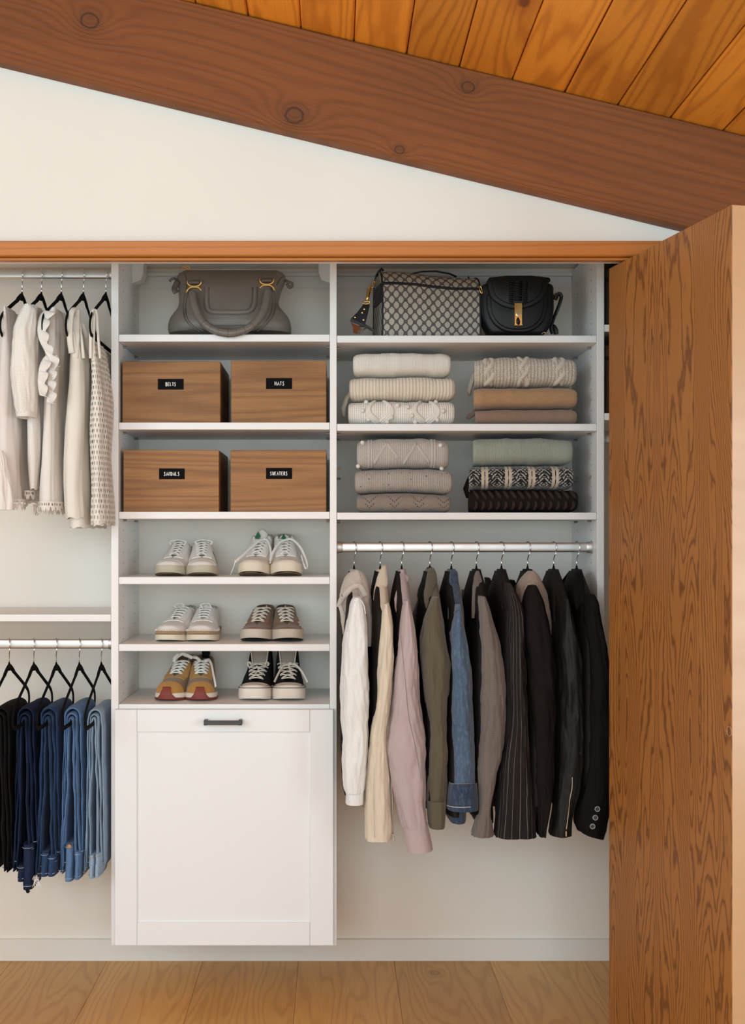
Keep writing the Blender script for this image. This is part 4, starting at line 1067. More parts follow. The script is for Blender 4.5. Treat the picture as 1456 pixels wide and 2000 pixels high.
# --- black high tops with white toe
(xa, xb), z = pair('shoe3', (497.5, 564))
for x, ft, yaw, lab in ((xa, -1, -.02, 'left'), (xb, 1, .02, 'right')):
    k = Shoe('black canvas high-top sneaker with thick white sole, %s one of its pair' % lab, x, YT, z, yaw, ft, 'black high-top sneakers', W=.048, hs=.039, Hthroat=.096, Htop=.128, collar=.132, heel=.134, toeH=.008, spring=.008, s0=.062, s1=.150, throat=(.014, .026), toe_sq=3.0)
    k.sole('sole', MT['rubber_white'], .001, .037, .001, .001); k.upper(MT['canvas_black'])
    m = MB(); pts = [k.P(k.cx(q)+sd*(k.w(q)+.0022), q-.0025*max(0, 1-q/.02), .0355+k.zb(q)*.6) for q, sd in k.outline(0)]
    m.tube(pts, .0011, 6, closed=True); m.build('sole_stripe', MT['black_rub'], k.t, smooth=179)
    k.patch('toe_cap', MT['rubber_white'], 0, 0, 0, 0, .0016, fn=lambda a, b: (.0006+.046*a, b), n=12, k=16)
    k.insole(MT['dark_in'])
    m = MB()      # grey lining of the folded-out tall tongue and quarter
    m.grid(lambda a, b: k.P(k.cx(.16)+(a*2-1)*(.0215+.005*b), .138+.012*b+.006*(a*2-1)**2, .088+.047*b+.0025*math.cos((a*2-1)*1.5)), 12, 12); m.build('tongue', MT['lining_grey'], k.t, smooth=179, solid=.004)
    for sd in (-1, 1):
        m = MB(); m.tube([k.P(k.cx(.15)+sd*(.020+.006*b), .134+.012*b, .090+.046*b) for b in np.linspace(0, 1, 8)], .0017, 6); m.build('edge_piping', MT['lace_cream'], k.t, smooth=179)
    k.laces(MT['lace_cream'], 5, .0028, .5, lift=.005)
    if ft < 0:
        k.loose(MT['lace_cream'], [(-.004, .118, .090), (.004, .112, .082), (-.008, .085, .066), (-.018, .062, .058)], .0035)
        for sd in (-1, 1): k.loose(MT['lace_cream'], [(sd*.020, .138, .092), (sd*.026, .140, .100), (sd*.032, .140, .096), (sd*.028, .136, .086)], .003)
    else:
        k.loose(MT['lace_cream'], [(-.002, .125, .094), (-.018, .112, .092), (-.032, .085, .070), (-.042, .060, .050)], .0035)
        k.loose(MT['lace_cream'], [(.002, .125, .094), (.018, .120, .096), (.038, .095, .078), (.052, .070, .056), (.056, .062, .048)], .0035)
        k.loose(MT['lace_cream'], [(.000, .122, .092), (.004, .105, .080), (.012, .080, .062)], .0030)
        k.loose(MT['lace_cream'], [(-.002, .124, .096), (.004, .118, .099), (.008, .124, .094), (-.002, .124, .092)], .0045)
# ------------------------------------------------------------------ handbags
MT['lea_grey'] = m_leather('grey_leather', (.150, .130, .110), .42, 320, .22, .14)
MT['lea_grey_d'] = m_leather('grey_leather_dark', (.095, .081, .068), .42, 320, .2, .12)
MT['stitch_grey'] = m_plain('pale_thread', (.30, .27, .23), .8)
MT['lea_black'] = m_leather('black_leather', (.0065, .006, .006), .45, 420, .12, .25)
MT['strap_red'] = m_fabric('red_brown_strap', (.20, .050, .020), 600, .4, .2)
MT['strap_snake'] = m_fabric('snake_strap', (.20, .17, .13), 400, .5, .3, mottled=.8, mcol=(.03, .025, .02))
# --- grey bag
rows = [(652.5, 331, 568.5, .074), (646, 328.5, 569.5, .080), (636, 329, 569, .082), (625, 332, 566, .080), (617, 337, 561, .077), (610, 343, 555, .074), (602, 349, 547, .071), (592, 350.5, 544, .068), (578, 350, 547, .063), (566, 349, 551, .058), (556, 348, 556, .050), (547, 346.5, 559, .041), (539, 346, 557.5, .030), (533, 350, 553, .018), (529.5, 357, 547, .009), (528, 362, 541, .004)]
DG = 3.455; zs_g = SHZ['bag']
GB = lerp_rows([(-r[0], r[1], r[2], r[3]) for r in rows], 46)
def g_row(z):
    py = VY+(CAM_Z-z)*F_PX/DG; k = np.interp(-py, [r[0] for r in GB], range(len(GB)))
    i = min(int(k), len(GB)-2); f = k-i
    return [GB[i][c]*(1-f)+GB[i+1][c]*f for c in range(4)]
def g_front(x, z):
    r = g_row(z); c = X((r[1]+r[2])/2, DG); h = (r[2]-r[1])/2*DG/F_PX; u = max(-1, min(1, (x-c)/h))
    return CAM_Y+DG-r[3]*(1-abs(u)**3.2)**(1/2.4)
gb = thing('handbag', 'grey leather handbag with brass rings and rolled handles on top shelf', 'handbag', (X(449, DG), CAM_Y+DG, zs_g))
rs = []
zoff = zs_g-Z(652.5, DG)
for r in GB:
    z = Z(-r[0], DG); c = X((r[1]+r[2])/2, DG); h = (r[2]-r[1])/2*DG/F_PX; ring = []
    for i in range(72):
        a = 2*pi*i/72; ca_, sa_ = math.cos(a), math.sin(a); u = sgnpow(ca_, .72)
        yy = -math.copysign((1-abs(u)**3.2)**(1/2.4), sa_)*r[3]
        w = .0022*nz(c*9+u*4, z*16, 3)+.0012*nz(u*9, z*40, 5)
        ring.append((c+u*h, CAM_Y+DG+yy+w*(-1 if sa_ > 0 else 1), z+zoff*max(0, 1-(z-zs_g)/.02) if z < zs_g+.02 else z))
    rs.append(ring)
m = MB(); m.rings(rs, True, True, True); m.build('body', MT['lea_grey'], gb, smooth=60)
def g_line(pts, r, name, mat, lift=.0, dens=4):
    P = crom(pts, len(pts)*dens); m = MB(); q = []
    for px, py in P:
        x = X(px, DG-.06); z = Z(py, DG-.06); q.append((x, g_front(x, z)-lift, z))
    m.tube(q, r, 6); return m.build(name, mat, gb, smooth=179)
for o in (0, 4.5, 9):
    g_line([(399+o, 560+o*.1), (399.5+o, 580), (400+o, 598-o*.6), (405+o*.7, 610-o*.75), (418, 616-o), (450, 617-o), (480, 616-o), (494-o*.7, 610-o*.75), (501-o, 598-o*.6), (502-o, 580), (502.5-o, 560+o*.1)], .0019 if o != 4.5 else .0009, 'panel_seam', MT['lea_grey_d'] if o != 4.5 else MT['stitch_grey'])
for o in (0, 5.5):
    g_line([(366-o, 572), (363-o, 590), (363-o*.8, 610), (370-o, 628), (384-o, 641), (400-o*1.5, 649)], .0022, 'curved_seam', MT['lea_grey_d'])
    g_line([(529+o, 560), (532+o, 585), (531+o, 608), (523+o, 626), (510+o, 640), (494+o*1.5, 648)], .0022, 'curved_seam', MT['lea_grey_d'])
for py in (627, 631, 637): g_line([(402, py), (425, py+.5), (450, py+1), (480, py)], .0009, 'stitching', MT['stitch_grey'] if py < 635 else MT['lea_grey_d'])
g_line([(358, 529), (361, 540), (363, 556), (363, 572)], .0018, 'gusset_piping', MT['lea_grey_d']); g_line([(552, 532), (546, 541), (540, 553)], .0018, 'gusset_piping', MT['lea_grey_d'])
for s_, cx_, cy_ in ((-1, 379.5, 559.5), (1, 521, 555)):
    x, z = X(cx_, DG-.06), Z(cy_, DG-.06); y = g_front(x, z)-.004; m = MB(); k = .0205; h_ = .0175
    up_ = [(x-k*.95, y, z+h_), (x-k*.9, y, z+h_*.55), (x-k*.45, y, z+h_*.12), (x+k*.45, y, z+h_*.12), (x+k*.9, y, z+h_*.55), (x+k*.95, y, z+h_)]
    dn = [(x-k*1.12, y, z-h_), (x-k*1.0, y, z-h_*.55), (x-k*.5, y, z-h_*.12), (x+k*.5, y, z-h_*.12), (x+k*1.0, y, z-h_*.55), (x+k*1.12, y, z-h_)]
    m.tube(crom(up_, 26), .0040, 8); m.tube(crom(dn, 26), .0042, 8); m.build('brass_ring', MT['brass'], gb, smooth=179)
    m = MB(); m.tube([(x-k*.75, y+.001, z+h_*.75), (x+k*.75, y+.001, z+h_*.75)], .0065, 10); m.build('strap_loop', MT['lea_grey_d'], gb, smooth=60)
    for o in (-.005, .005):
        m = MB(); m.sphere((x+o+.002, g_front(x, z+.027)-.001, z+.027), .0018, 8, 6); m.build('rivet', MT['brass'], gb)
hp = [(376, 572, 3.374), (377.5, 584, 3.366), (382, 602, 3.354), (389.5, 619, 3.342), (402, 634, 3.331), (423, 646.5, 3.323), (448, 651, 3.320), (470, 647, 3.323), (492, 636, 3.331), (508, 619, 3.342), (516.5, 602, 3.354), (520.5, 584, 3.366), (523, 568, 3.374)]
hpts = [W(*p) for p in crom(hp, 70)]
rr = [.0115 if 6 < i < 63 else .0135-.002*min(1, (6-abs(i-3))/6 if False else 1) for i in range(70)]
m = MB(); m.tube(hpts, rr, 14); hd_o = m.build('handle', MT['lea_grey'], gb, smooth=179)
for i in range(22, 50, 4):
    p = Vector(hpts[i]); t = (Vector(hpts[i+1])-Vector(hpts[i-1])).normalized(); a = t.orthogonal().normalized(); b = t.cross(a)
    m = MB(); m.tube([tuple(p+(a*math.cos(q)+b*math.sin(q))*.0117) for q in np.linspace(0, 2*pi, 16, endpoint=False)], .0006, 5, closed=True); m.build('wrap_seam', MT['lea_grey_d'], hd_o, smooth=179)
bk = [(p[0], p[1]+.115, p[2]-.004+.018) for p in hpts[::2]]
m = MB(); m.tube([(a, min(b, CAM_Y+3.555), c) for a, b, c in bk], .0105, 10); m.build('handle', MT['lea_grey'], gb, smooth=179)
for px in (428, 464):
    x, z = X(px, 3.35), Z(643, 3.35); m = MB(); m.box(x-.007, x+.007, CAM_Y+3.353, CAM_Y+3.357, z-.003, z+.003, .0008); m.build('brass_bar', MT['gold'], gb, smooth=0)
def leaf_strip(pts, r, name, mat, flat=.35, par=None): m = MB(); m.tube([W(*p) for p in crom(pts, 20)], r, 8, flat=flat, up=(0, 1, 0)); m.build(name, mat, par or gb, smooth=179)
leaf_strip([(349, 549, 3.44), (341, 544, 3.43), (334, 546, 3.425), (331, 550, 3.425)], .004, 'zip_pull', MT['lea_grey_d'])
leaf_strip([(347, 550, 3.43), (343, 558, 3.425), (341, 565, 3.42), (345, 572, 3.42)], .0085, 'tassel', MT['lea_grey_d'])
leaf_strip([(558, 548, 3.44), (564, 551, 3.43), (570, 553, 3.43), (571, 559, 3.43), (565, 561, 3.43), (561, 554, 3.43)], .0045, 'zip_pull', MT['lea_grey_d'], .7)
m = MB(); m.tube([W(360+6*math.cos(a)+3+math.cos(a)*2, 523+3.5*math.sin(a), 3.45) for a in np.linspace(0, 2*pi, 18, endpoint=False)], .0016, 6, closed=True); m.build('zip_ring', MT['brass'], gb, smooth=179)
leaf_strip([(360, 521, 3.455), (364, 523, 3.455), (373, 527, 3.455)], .0022, 'zip_slider', MT['gold'], .6)
# --- monogram canvas bag
def _mono():
    k = NT('monogram_canvas'); c = k.coord(); uv = k.xyz(k.coord('UV')); u, v = uv[0], uv[1]
    DX, DY = .0278, .0318
    a = k.math('DIVIDE', u, DX); b = k.math('DIVIDE', v, DY)
    p = k.math('ADD', a, b); q = k.math('SUBTRACT', a, b)
    pr, qr = k.math('ROUND', p), k.math('ROUND', q)
    lp = k.math('ABSOLUTE', k.math('SUBTRACT', p, pr)); lq = k.math('ABSOLUTE', k.math('SUBTRACT', q, qr))
    def dbl(l): return k.math('MULTIPLY', k.math('GREATER_THAN', l, .012), k.math('LESS_THAN', l, .055))
    line = k.math('MAXIMUM', dbl(lp), dbl(lq))
    uc = k.math('MULTIPLY', k.math('ADD', pr, qr), DX/2); vc = k.math('MULTIPLY', k.math('SUBTRACT', pr, qr), DY/2)
    du = k.math('SUBTRACT', u, uc); dv = k.math('SUBTRACT', v, vc)
    rad = k.math('SQRT', k.math('ADD', k.math('MULTIPLY', du, du), k.math('MULTIPLY', dv, dv)))
    node = k.math('LESS_THAN', rad, .0062)
    adu = k.math('ABSOLUTE', du)
    ex = k.math('SUBTRACT', adu, .0026)
    rg = k.math('SQRT', k.math('ADD', k.math('MULTIPLY', ex, ex), k.math('MULTIPLY', dv, dv)))
    ring = k.math('LESS_THAN', k.math('ABSOLUTE', k.math('SUBTRACT', rg, .0031)), .00085)
    gap = k.math('MULTIPLY', k.math('GREATER_THAN', ex, .0008), k.math('MULTIPLY', k.math('GREATER_THAN', dv, .0001), k.math('LESS_THAN', dv, .0018)))
    ring = k.math('MULTIPLY', ring, k.math('SUBTRACT', 1.0, gap))
    bar = k.math('MULTIPLY', k.math('LESS_THAN', k.math('ABSOLUTE', k.math('ADD', dv, .0004)), .0006), k.math('MULTIPLY', k.math('GREATER_THAN', ex, .0002), k.math('LESS_THAN', ex, .0034)))
    gg = k.math('MAXIMUM', ring, bar)
    pat = k.math('ADD', k.math('MULTIPLY', line, k.math('SUBTRACT', 1.0, node)), k.math('MULTIPLY', gg, node), clamp=True)
    # rim of each light cell
    cell = k.math('MINIMUM', lp, lq)
    shade = k.math('LESS_THAN', cell, .105)
    wv = k.noise(k.map(c, (1600, 1600, 1600)), 1.0, 2); n1 = k.noise(c, 18, 3)
    lt = k.mix(n1, (.45, .415, .355), (.55, .51, .445)); lt = k.mix(k.math('MULTIPLY', wv, .5), lt, (.20, .18, .155))
    md = k.mix(wv, (.105, .097, .090), (.21, .193, .17))
    base = k.mix(shade, lt, md); base = k.mix(node, base, (.17, .155, .137))
    colr = k.mix(pat, base, (.018, .018, .022))
    k.bump(wv, .35, .0008); return k.fin(colr, .6, spec=.4)
MT['mono'] = _mono()
MT['navy_trim'] = m_leather('black_navy_trim', (.014, .015, .020), .45, 400, .2, .15)
th = math.radians(9.0); mo = Vector((X(747, 3.374), CAM_Y+3.374, SHZ['rbag']))
mb_ = thing('shoulder_bag', 'beige monogram canvas bag with black piping between grey and black bags' if False else 'beige monogram canvas shoulder bag with black piping and studded strap', 'bag', tuple(mo))
def MP(u, v, z): return (mo.x+u*math.cos(th)-v*math.sin(th), mo.y+u*math.sin(th)+v*math.cos(th), mo.z+z)
prof = crom([(.006, 0), (0, .010), (-.002, .06), (0, .12), (.002, .156), (.010, .176), (.026, .193), (.052, .203), (.078, .203), (.106, .193), (.122, .175), (.130, .15), (.132, .06), (.130, .01), (.124, 0)], 56)
arcv = [0.0]
for i in range(1, len(prof)): arcv.append(arcv[-1]+math.dist(prof[i], prof[i-1]))
WB = .296; NU = 40
def mono_pt(su, i, bl=1.0):
    y, z = prof[i]; e = min(su, 1-su)*WB/.012; k = 1 if e >= 1 else .90+.10*math.sqrt(max(0, 1-(1-e)**2))
    sag = 1-.055*max(0, su-.1)-.035*max(0, su-.75)**1.2*4*.25; zz = z*sag*(1 if z < .1 else 1)
    zz += (.003*math.sin(su*7)+.002*nz(su*6, z*20, 2))*min(1, z/.06)
    y2 = .065+(y-.065)*(.94+.06*k)+.003*nz(su*5, z*14, 7); return MP(su*WB, y2, zz)
m = MB(); v = []; f = []; uvs = []; n = len(prof)
for a in range(NU+1):
    for i in range(n): v.append(mono_pt(a/NU, i))
for a in range(NU):
    for i in range(n-1):
        f.append((a*n+i, (a+1)*n+i, (a+1)*n+i+1, a*n+i+1)); ua, ub = a/NU*WB, (a+1)/NU*WB
        uvs.append(((ua, arcv[i]), (ub, arcv[i]), (ub, arcv[i+1]), (ua, arcv[i+1])))
for a in (0, NU):
    f.append(tuple(a*n+i for i in range(n))); uvs.append(tuple((prof[i][0], prof[i][1]) for i in range(n)))
m.add(v, f, uvs); m.build('body', MT['mono'], mb_, smooth=50)
def mono_path(pts, r, name, mat=None, flat=1.0):
    m = MB(); m.tube(pts, r, 8, flat=flat); return m.build(name, mat or MT['navy_trim'], mb_, smooth=179)
def ix(zt): return min(range(n//2), key=lambda i: abs(prof[i][1]-zt))
iz = ix(.158)
mono_path([mono_pt(s_, iz) for s_ in np.linspace(0.0, 1.0, 40)], .0042, 'piping')
for s_ in (0.002, .998): mono_path([mono_pt(s_, i) for i in range(0, n)], .0028, 'edge_piping')
m = MB(); m.grid(lambda a, b: MP(-.0035, .008+.095*a, .105+.055*b), 6, 6); m.build('side_tab', MT['navy_trim'], mb_, smooth=0, solid=.003)
mono_path([MP(.10, .05, .200), MP(.13, .045, .2065), MP(.17, .042, .2085), (MP(.215, .045, .203)), MP(.235, .05, .196)], .005, 'top_handle', flat=.5)
mono_path([MP(.275, .07, .170), MP(.277, .068, .19), MP(.279, .068, .199), MP(.281, .068, .192)], .006, 'zip_tab', flat=.6)
mono_path([MP(-.006, .06, .19), MP(.0, .055, .203), MP(.010, .05, .213), MP(.012, .05, .205)], .005, 'zip_tab', flat=.6)
def ring(center, rx, rz, r, par, mat, name, tilt=0.0):
    m = MB(); m.tube([(center[0]+rx*math.cos(a)*math.cos(tilt)-rz*math.sin(a)*math.sin(tilt), center[1], center[2]+rx*math.cos(a)*math.sin(tilt)+rz*math.sin(a)*math.cos(tilt)) for a in np.linspace(0, 2*pi, 18, endpoint=False)], r, 7, closed=True)
    return m.build(name, mat, par, smooth=179)
ring(W(940, 566, 3.40), .003, .011, .0018, mb_, MT['gold'], 'gold_ring', .25)
ring(W(729, 556, 3.41), .005, .010, .0018, mb_, MT['gold'], 'gold_ring', -.4)
ring(W(722, 567, 3.40), .0045, .009, .0022, mb_, MT['gold'], 'clasp_link', -.3)
m = MB(); m.tube([W(*p) for p in ((724, 562, 3.40), (720, 572, 3.398), (719, 580, 3.396), (717, 587, 3.394))], [.003, .0055, .0045, .005], 8); m.build('swivel_clasp', MT['gold'], mb_, smooth=179)
ring(W(716, 591, 3.393), .010, .004, .0018, mb_, MT['gold'], 'clasp_bar', .1)
def strip_px(owner, pts, name, mat, d0, th_=.003):
    """flat strap of (px,py of left edge, px,py of right edge, d)"""
    m = MB(); rs = []
    for a, b, c, e, d in pts:
        p, q = Vector(W(a, b, d)), Vector(W(c, e, d)); o = Vector((0, th_, 0)); rs.append([tuple(p), tuple(q), tuple(q+o), tuple(p+o)])
    m.rings(rs, True, True, True); return m.build(name, mat, owner, smooth=0)
strip_px(mb_, [(711, 592, 723, 595, 3.392), (706, 600, 721, 604, 3.388), (697, 611, 718, 617, 3.384), (686, 622, 714, 634, 3.380), (684, 628, 710, 637, 3.380)], 'strap_end', MT['navy_trim'], 0)
for px, py in ((712, 604), (708, 611), (694, 620), (710.5, 625)):
    m = MB(); c = W(px, py, 3.384); m.sphere((c[0], c[1]-.002, c[2]), .0032, 10, 6, (1, .5, 1)); m.build('stud', MT['gold'], mb_)
strip_px(mb_, [(686, 630, 705, 638, 3.384), (690, 640, 700, 646, 3.386), (690, 650, 698, 652.5, 3.388)], 'strap_band', MT['strap_red'], 0)
strip_px(mb_, [(703, 638, 712, 640, 3.386), (700, 645, 709, 649, 3.388), (698, 652, 707, 653, 3.389)], 'strap_band', MT['strap_snake'], 0)
m = MB(); m.tube([W(*p) for p in crom([(700, 647, 3.41), (712, 637, 3.43), (722, 641, 3.46), (730, 646, 3.48)], 18)], .010, 8, flat=.3, up=(0, 1, 0)); m.build('strap', MT['strap_snake'], mb_, smooth=179)
# --- black saddle bag
bb = thing('shoulder_bag', 'small black leather saddle bag with gold clasp at right of top shelf', 'bag', (X(1012, 3.44), CAM_Y+3.44, SHZ['rbag']))
def ppoly(pts, d): 
    o = [(X(a, d), Z(b, d)) for a, b in pts]
    ar = sum(o[i-1][0]*o[i][1]-o[i][0]*o[i-1][1] for i in range(len(o)))
    return o if ar > 0 else o[::-1]
def closed_crom(pts, n):
    L = len(pts); out = []
    for i in range(n):
        q = i/n*L; k = int(q); f = q-k; p0, p1, p2, p3 = (np.array(pts[(k+j) % L], float) for j in (-1, 0, 1, 2))
        out.append(tuple(.5*((2*p1)+(-p0+p2)*f+(2*p0-5*p1+4*p2-p3)*f*f+(-p0+3*p1-3*p2+p3)*f**3)))
    return out
zadj = lambda pts: pts
body_px = [(943, 557), (941, 575), (941, 600), (944, 622), (952, 641), (962, 653.3), (985, 654), (1012, 654), (1040, 654), (1062, 653.3), (1073, 641), (1080, 622), (1082.5, 600), (1082, 575), (1080, 557), (1060, 552), (1012, 550), (965, 552)]
m = MB(); m.prism(ppoly(closed_crom(body_px, 72), 3.405), CAM_Y+3.395, CAM_Y+3.485, .012); m.build('body', MT['lea_black'], bb, smooth=60)
fp = [(953, 575), (951, 590), (953, 607), (960, 625), (972, 639), (990, 648), (1012, 650), (1034, 648), (1051, 639), (1063, 625), (1069, 607), (1071, 590), (1069, 575), (1050, 568), (1012, 566), (975, 568)]
m = MB(); m.prism(ppoly(closed_crom(fp, 72), 3.39), CAM_Y+3.386, CAM_Y+3.40, .005); m.build('front_panel', MT['lea_black'], bb, smooth=60)
fp2 = [(1012+(a-1012)*.87, 606+(b-606)*.86) for a, b in fp]
m = MB(); m.prism(ppoly(closed_crom(fp2, 72), 3.386), CAM_Y+3.382, CAM_Y+3.39, .004); m.build('inner_panel', MT['lea_black'], bb, smooth=60)
fl_px = [(953.5, 548.5), (955, 566), (959, 580), (968, 590), (986, 600), (1012, 604.5), (1040, 598), (1058, 586), (1066, 572), (1070, 556), (1071.5, 546), (1060, 544), (1035, 541.5), (1012, 541), (990, 541.5), (965, 545.5)]
m = MB(); m.prism(ppoly(closed_crom(fl_px, 72), 3.38), CAM_Y+3.376, CAM_Y+3.394, .005); flo = m.build('flap', MT['lea_black'], bb, smooth=60)
fl2 = [(1012+(a-1012)*.83, 566+(b-566)*.83-2) for a, b in fl_px]
m = MB(); m.prism(ppoly(closed_crom(fl2, 72), 3.376), CAM_Y+3.372, CAM_Y+3.382, .003); m.build('flap_panel', MT['lea_black'], flo, smooth=60)
m = MB(); m.prism(ppoly([(952, 548), (955, 545), (990, 541.5), (1035, 541.5), (1070, 545), (1073, 548), (1073, 552), (1012, 556), (952, 553)], 3.41), CAM_Y+3.385, CAM_Y+3.47, .004); m.build('flap_top', MT['lea_black'], bb, smooth=60)
for cx_ in (999, 1026.5):
    for i in range(11):
        y_ = 548+i*4.1; m = MB(); s_ = 1 if cx_ < 1012 else -1
        m.tube([W(cx_-4.5*s_, y_, 3.371), W(cx_, y_+2.5, 3.3675), W(cx_+4.5*s_, y_+5.5, 3.371)], [.0012, .0026, .0014], 7); m.build('whip_stitch', MT['lea_black'], flo, smooth=179)
for i in range(8):
    m = MB(); m.tube([W(1005, 550+i*5, 3.3715), W(1012.5, 551+i*5, 3.369), W(1020, 550+i*5, 3.3715)], .0028, 7); m.build('pleat', MT['lea_black'], flo, smooth=179)
x0, x1, z0, z1 = X(1005, 3.372), X(1020, 3.372), Z(636, 3.372), Z(592, 3.372)
m = MB(); m.box(x0, x1, CAM_Y+3.366, CAM_Y+3.384, z0, z1, .0012); co = m.build('clasp', MT['gold'], bb, smooth=0)
m = MB(); m.box(x0-.0008, x1+.0008, CAM_Y+3.3645, CAM_Y+3.3665, z0-.001, z0+.003, .0006); m.build('clasp_lip', MT['gold'], co, smooth=0)
c = W(1012.5, 613, 3.364); m = MB(); m.tube([(c[0], c[1]-.003, c[2]), (c[0], c[1]+.004, c[2])], .0052, 16); m.build('turn_knob', MT['wire'], co, smooth=40)
m = MB(); m.tube([W(1012.5, 620, 3.362), W(1012.5, 624, 3.361), W(1013, 629, 3.361), W(1014, 634, 3.362)], [.0015, .0045, .0058, .003], 9, flat=.5, up=(0, 1, 0)); m.build('key_fob', MT['lea_black'], co, smooth=179)
ring(W(1087, 580, 3.42), .006, .011, .0016, bb, MT['gold'], 'strap_ring', .35)
m = MB(); m.tube([W(*p) for p in crom([(1085, 586, 3.42), (1088, 577, 3.415), (1094, 574, 3.41), (1097, 580, 3.41), (1094, 592, 3.41), (1088, 608, 3.415), (1081, 625, 3.42), (1077, 640, 3.42), (1080, 652, 3.42)], 40)], .0062, 8, flat=.35, up=(0, 1, 0)); m.build('strap', MT['lea_black'], bb, smooth=179)
m = MB(); m.tube([W(*p) for p in crom([(1074, 638, 3.43), (1081, 638, 3.425), (1086, 645, 3.42), (1087, 653, 3.42)], 16)], .0075, 8, flat=.4, up=(0, 1, 0)); m.build('strap', MT['lea_black'], bb, smooth=179)
leaf_strip([(1058, 653, 3.37), (1063, 649, 3.37), (1066, 651, 3.37)], .0016, 'buckle', MT['brass'], 1, bb)
# ------------------------------------------------------------------ hangers
HG = {}
def hanger(label, px_hook, zrod, twist=.35, group='black velvet hangers', reach=1.0):
    x = X(px_hook, 3.40); zn = zrod-.066
    t = thing('hanger', label, 'hanger', (x, YROD, zn), group)
    half = [(0, .001), (.022, -.006), (.060, -.026), (.120, -.053), (.185, -.083), (.212, -.100), (.222, -.116), (.222, -.134), (.210, -.147), (.185, -.1495), (.09, -.1500), (0, -.1500)]
    h = [(a*reach, b) for a, b in crom(half, 46)]
    loop = [(x, YROD-a, zn+b) for a, b in h]+[(x, YROD+a, zn+b) for a, b in h[::-1][1:-1]]
    m = MB(); m.tube(loop, [.0085 if (i < 8 or i > len(loop)-8) else .0066 for i in range(len(loop))], 8, flat=.42, up=(1, 0, 0), closed=True)
    m.tube([(x, YROD, zn-.012), (x, YROD, zn+.004), (x, YROD, zn+.012)], [.010, .0065, .0042], 10, flat=.5, up=(1, 0, 0))
    # web filling the fork under the neck
    m.build('arms', MT['velvet'], t, smooth=60)
    pts = [(0, .006), (0, .020), (0, .031), (.006, .042), (.0155, .052)]
    cz = .0643
    for a in np.linspace(-.75, pi+.45, 22): pts.append((.0178*math.cos(a), cz+.0178*math.sin(a)))
    m = MB(); m.tube([(x+.9*b*math.sin(twist) if False else x+b*math.sin(twist), YROD-b*math.cos(twist), zn+c) for b, c in pts], .00165, 8); m.build('hook', MT['wire'], t, smooth=179)
    return t, x, zn
# ------------------------------------------------------------------ garment lofts
def ring_se(cx, cy, z, hx, hy, n, p, wob, seed, k, zt=0.0, ph=0.0):
    r = []
    for i in range(n):
        a = 2*pi*i/n+ph; ca_, sa_ = math.cos(a), math.sin(a)
        w = 1.0
        d = wob*(nz(math.cos(a)*1.9+seed*7.3, math.sin(a)*1.9, k*.9+seed)+.55*nz(math.cos(a)*4.5, math.sin(a)*4.5+seed, k*1.7)+.30*(1-2*abs(nz(math.cos(a)*3.3+seed, math.sin(a)*3.3-k*.8, k*2.6)))) if wob else 0.0
        r.append((cx+(hx+d)*sgnpow(ca_, p), cy+(hy+d)*sgnpow(sa_, p), z+zt*ca_))
    return r
def px_loft(rows, d, hy, seed, n=64, lev=110, p=.82, wob=.004, yfun=None, cap_top=True, hem=.02, tilt=0.0, curve=0.0, kz=9.0):
    """vertical tube whose left/right outline was measured on the photograph at distance d; rows (py, xl, xr); hy half depth (number or (top, mid, bottom))"""
    R = lerp_rows([(float(a), float(b), float(c)) for a, b, c in rows], lev); m = MB(); rs = []
    H = hy if isinstance(hy, tuple) else (hy, hy, hy)
    for i, (py, xl, xr) in enumerate(R):
        t = i/(lev-1); cx = X((xl+xr)/2, d); hx = (xr-xl)/2*d/F_PX; z = Z(py, d)
        hh = float(np.interp(t, (0, .35, 1), H)); yc = CAM_Y+d+(yfun(t) if yfun else 0)
        wb = wob*min(1, t*5+.15)
        rg_ = ring_se(cx, yc, z, max(hx-wb*.3, .002), hh, n, p, wb, seed, z*kz, tilt*(t if tilt else 0))
        if wob > .003:      # pulled creases, strongest about the elbow
            el = .35+math.exp(-((t-.5)/.22)**2); new = []
            for (ax, ay, az) in rg_:
                vx, vy = (ax-cx)/max(hx, .004), (ay-yc)/hh
                cr = (1-abs(nz(vx*1.2+seed*3.7, az*13+vx*2.2+vy, seed))*2.6); cr = max(0, cr)**2
                k_ = 1-.0019*el*cr/max(math.hypot(ax-cx, ay-yc), .006); new.append((cx+(ax-cx)*k_, yc+(ay-yc)*k_, az))
            rg_ = new
        rs.append(rg_)
    if hem:
        last = rs[-1]; c = np.mean(np.array(last), axis=0)
        rs.append([(c[0]+(q[0]-c[0])*.90, c[1]+(q[1]-c[1])*.93, q[2]+.001) for q in last]); rs.append([(c[0]+(q[0]-c[0])*.86, c[1]+(q[1]-c[1])*.92, q[2]+hem) for q in last])
    m.rings(rs, True, cap_top, True); return m
def garment_body(x, zn, zhem, seed, hx=(.010, .020, .028, .030), reach=.205, drop=.098, yc=YROD, wob=.005, n=64, hem=.02, lean=0.0, tilt=0.0, neck=.045):
    lev = 50; rs = []
    for i in range(lev):
        t = i/(lev-1); z = zn+.006-(zn+.006-zhem)*t**1.15; dz = zn-z
        hy = neck+(reach-neck)*min(1, max(0, dz)/drop)**.9; hy = hy+.012*max(0, (dz-drop))/.5
        h = float(np.interp(dz, (-.01, .05, .2, .6), hx)); wb = wob*min(1, max(dz, 0)/.15)
        rs.append(ring_se(x+lean*t, yc, z, max(h, .004), hy, n, .72, wb, seed, z*7, tilt))
    last = rs[-1]; c = np.mean(np.array(last), axis=0)
    rs.append([(c[0]+(q[0]-c[0])*.85, c[1]+(q[1]-c[1])*.97, q[2]+hem) for q in last])
    m = MB(); m.rings(rs, True, True, True); return m
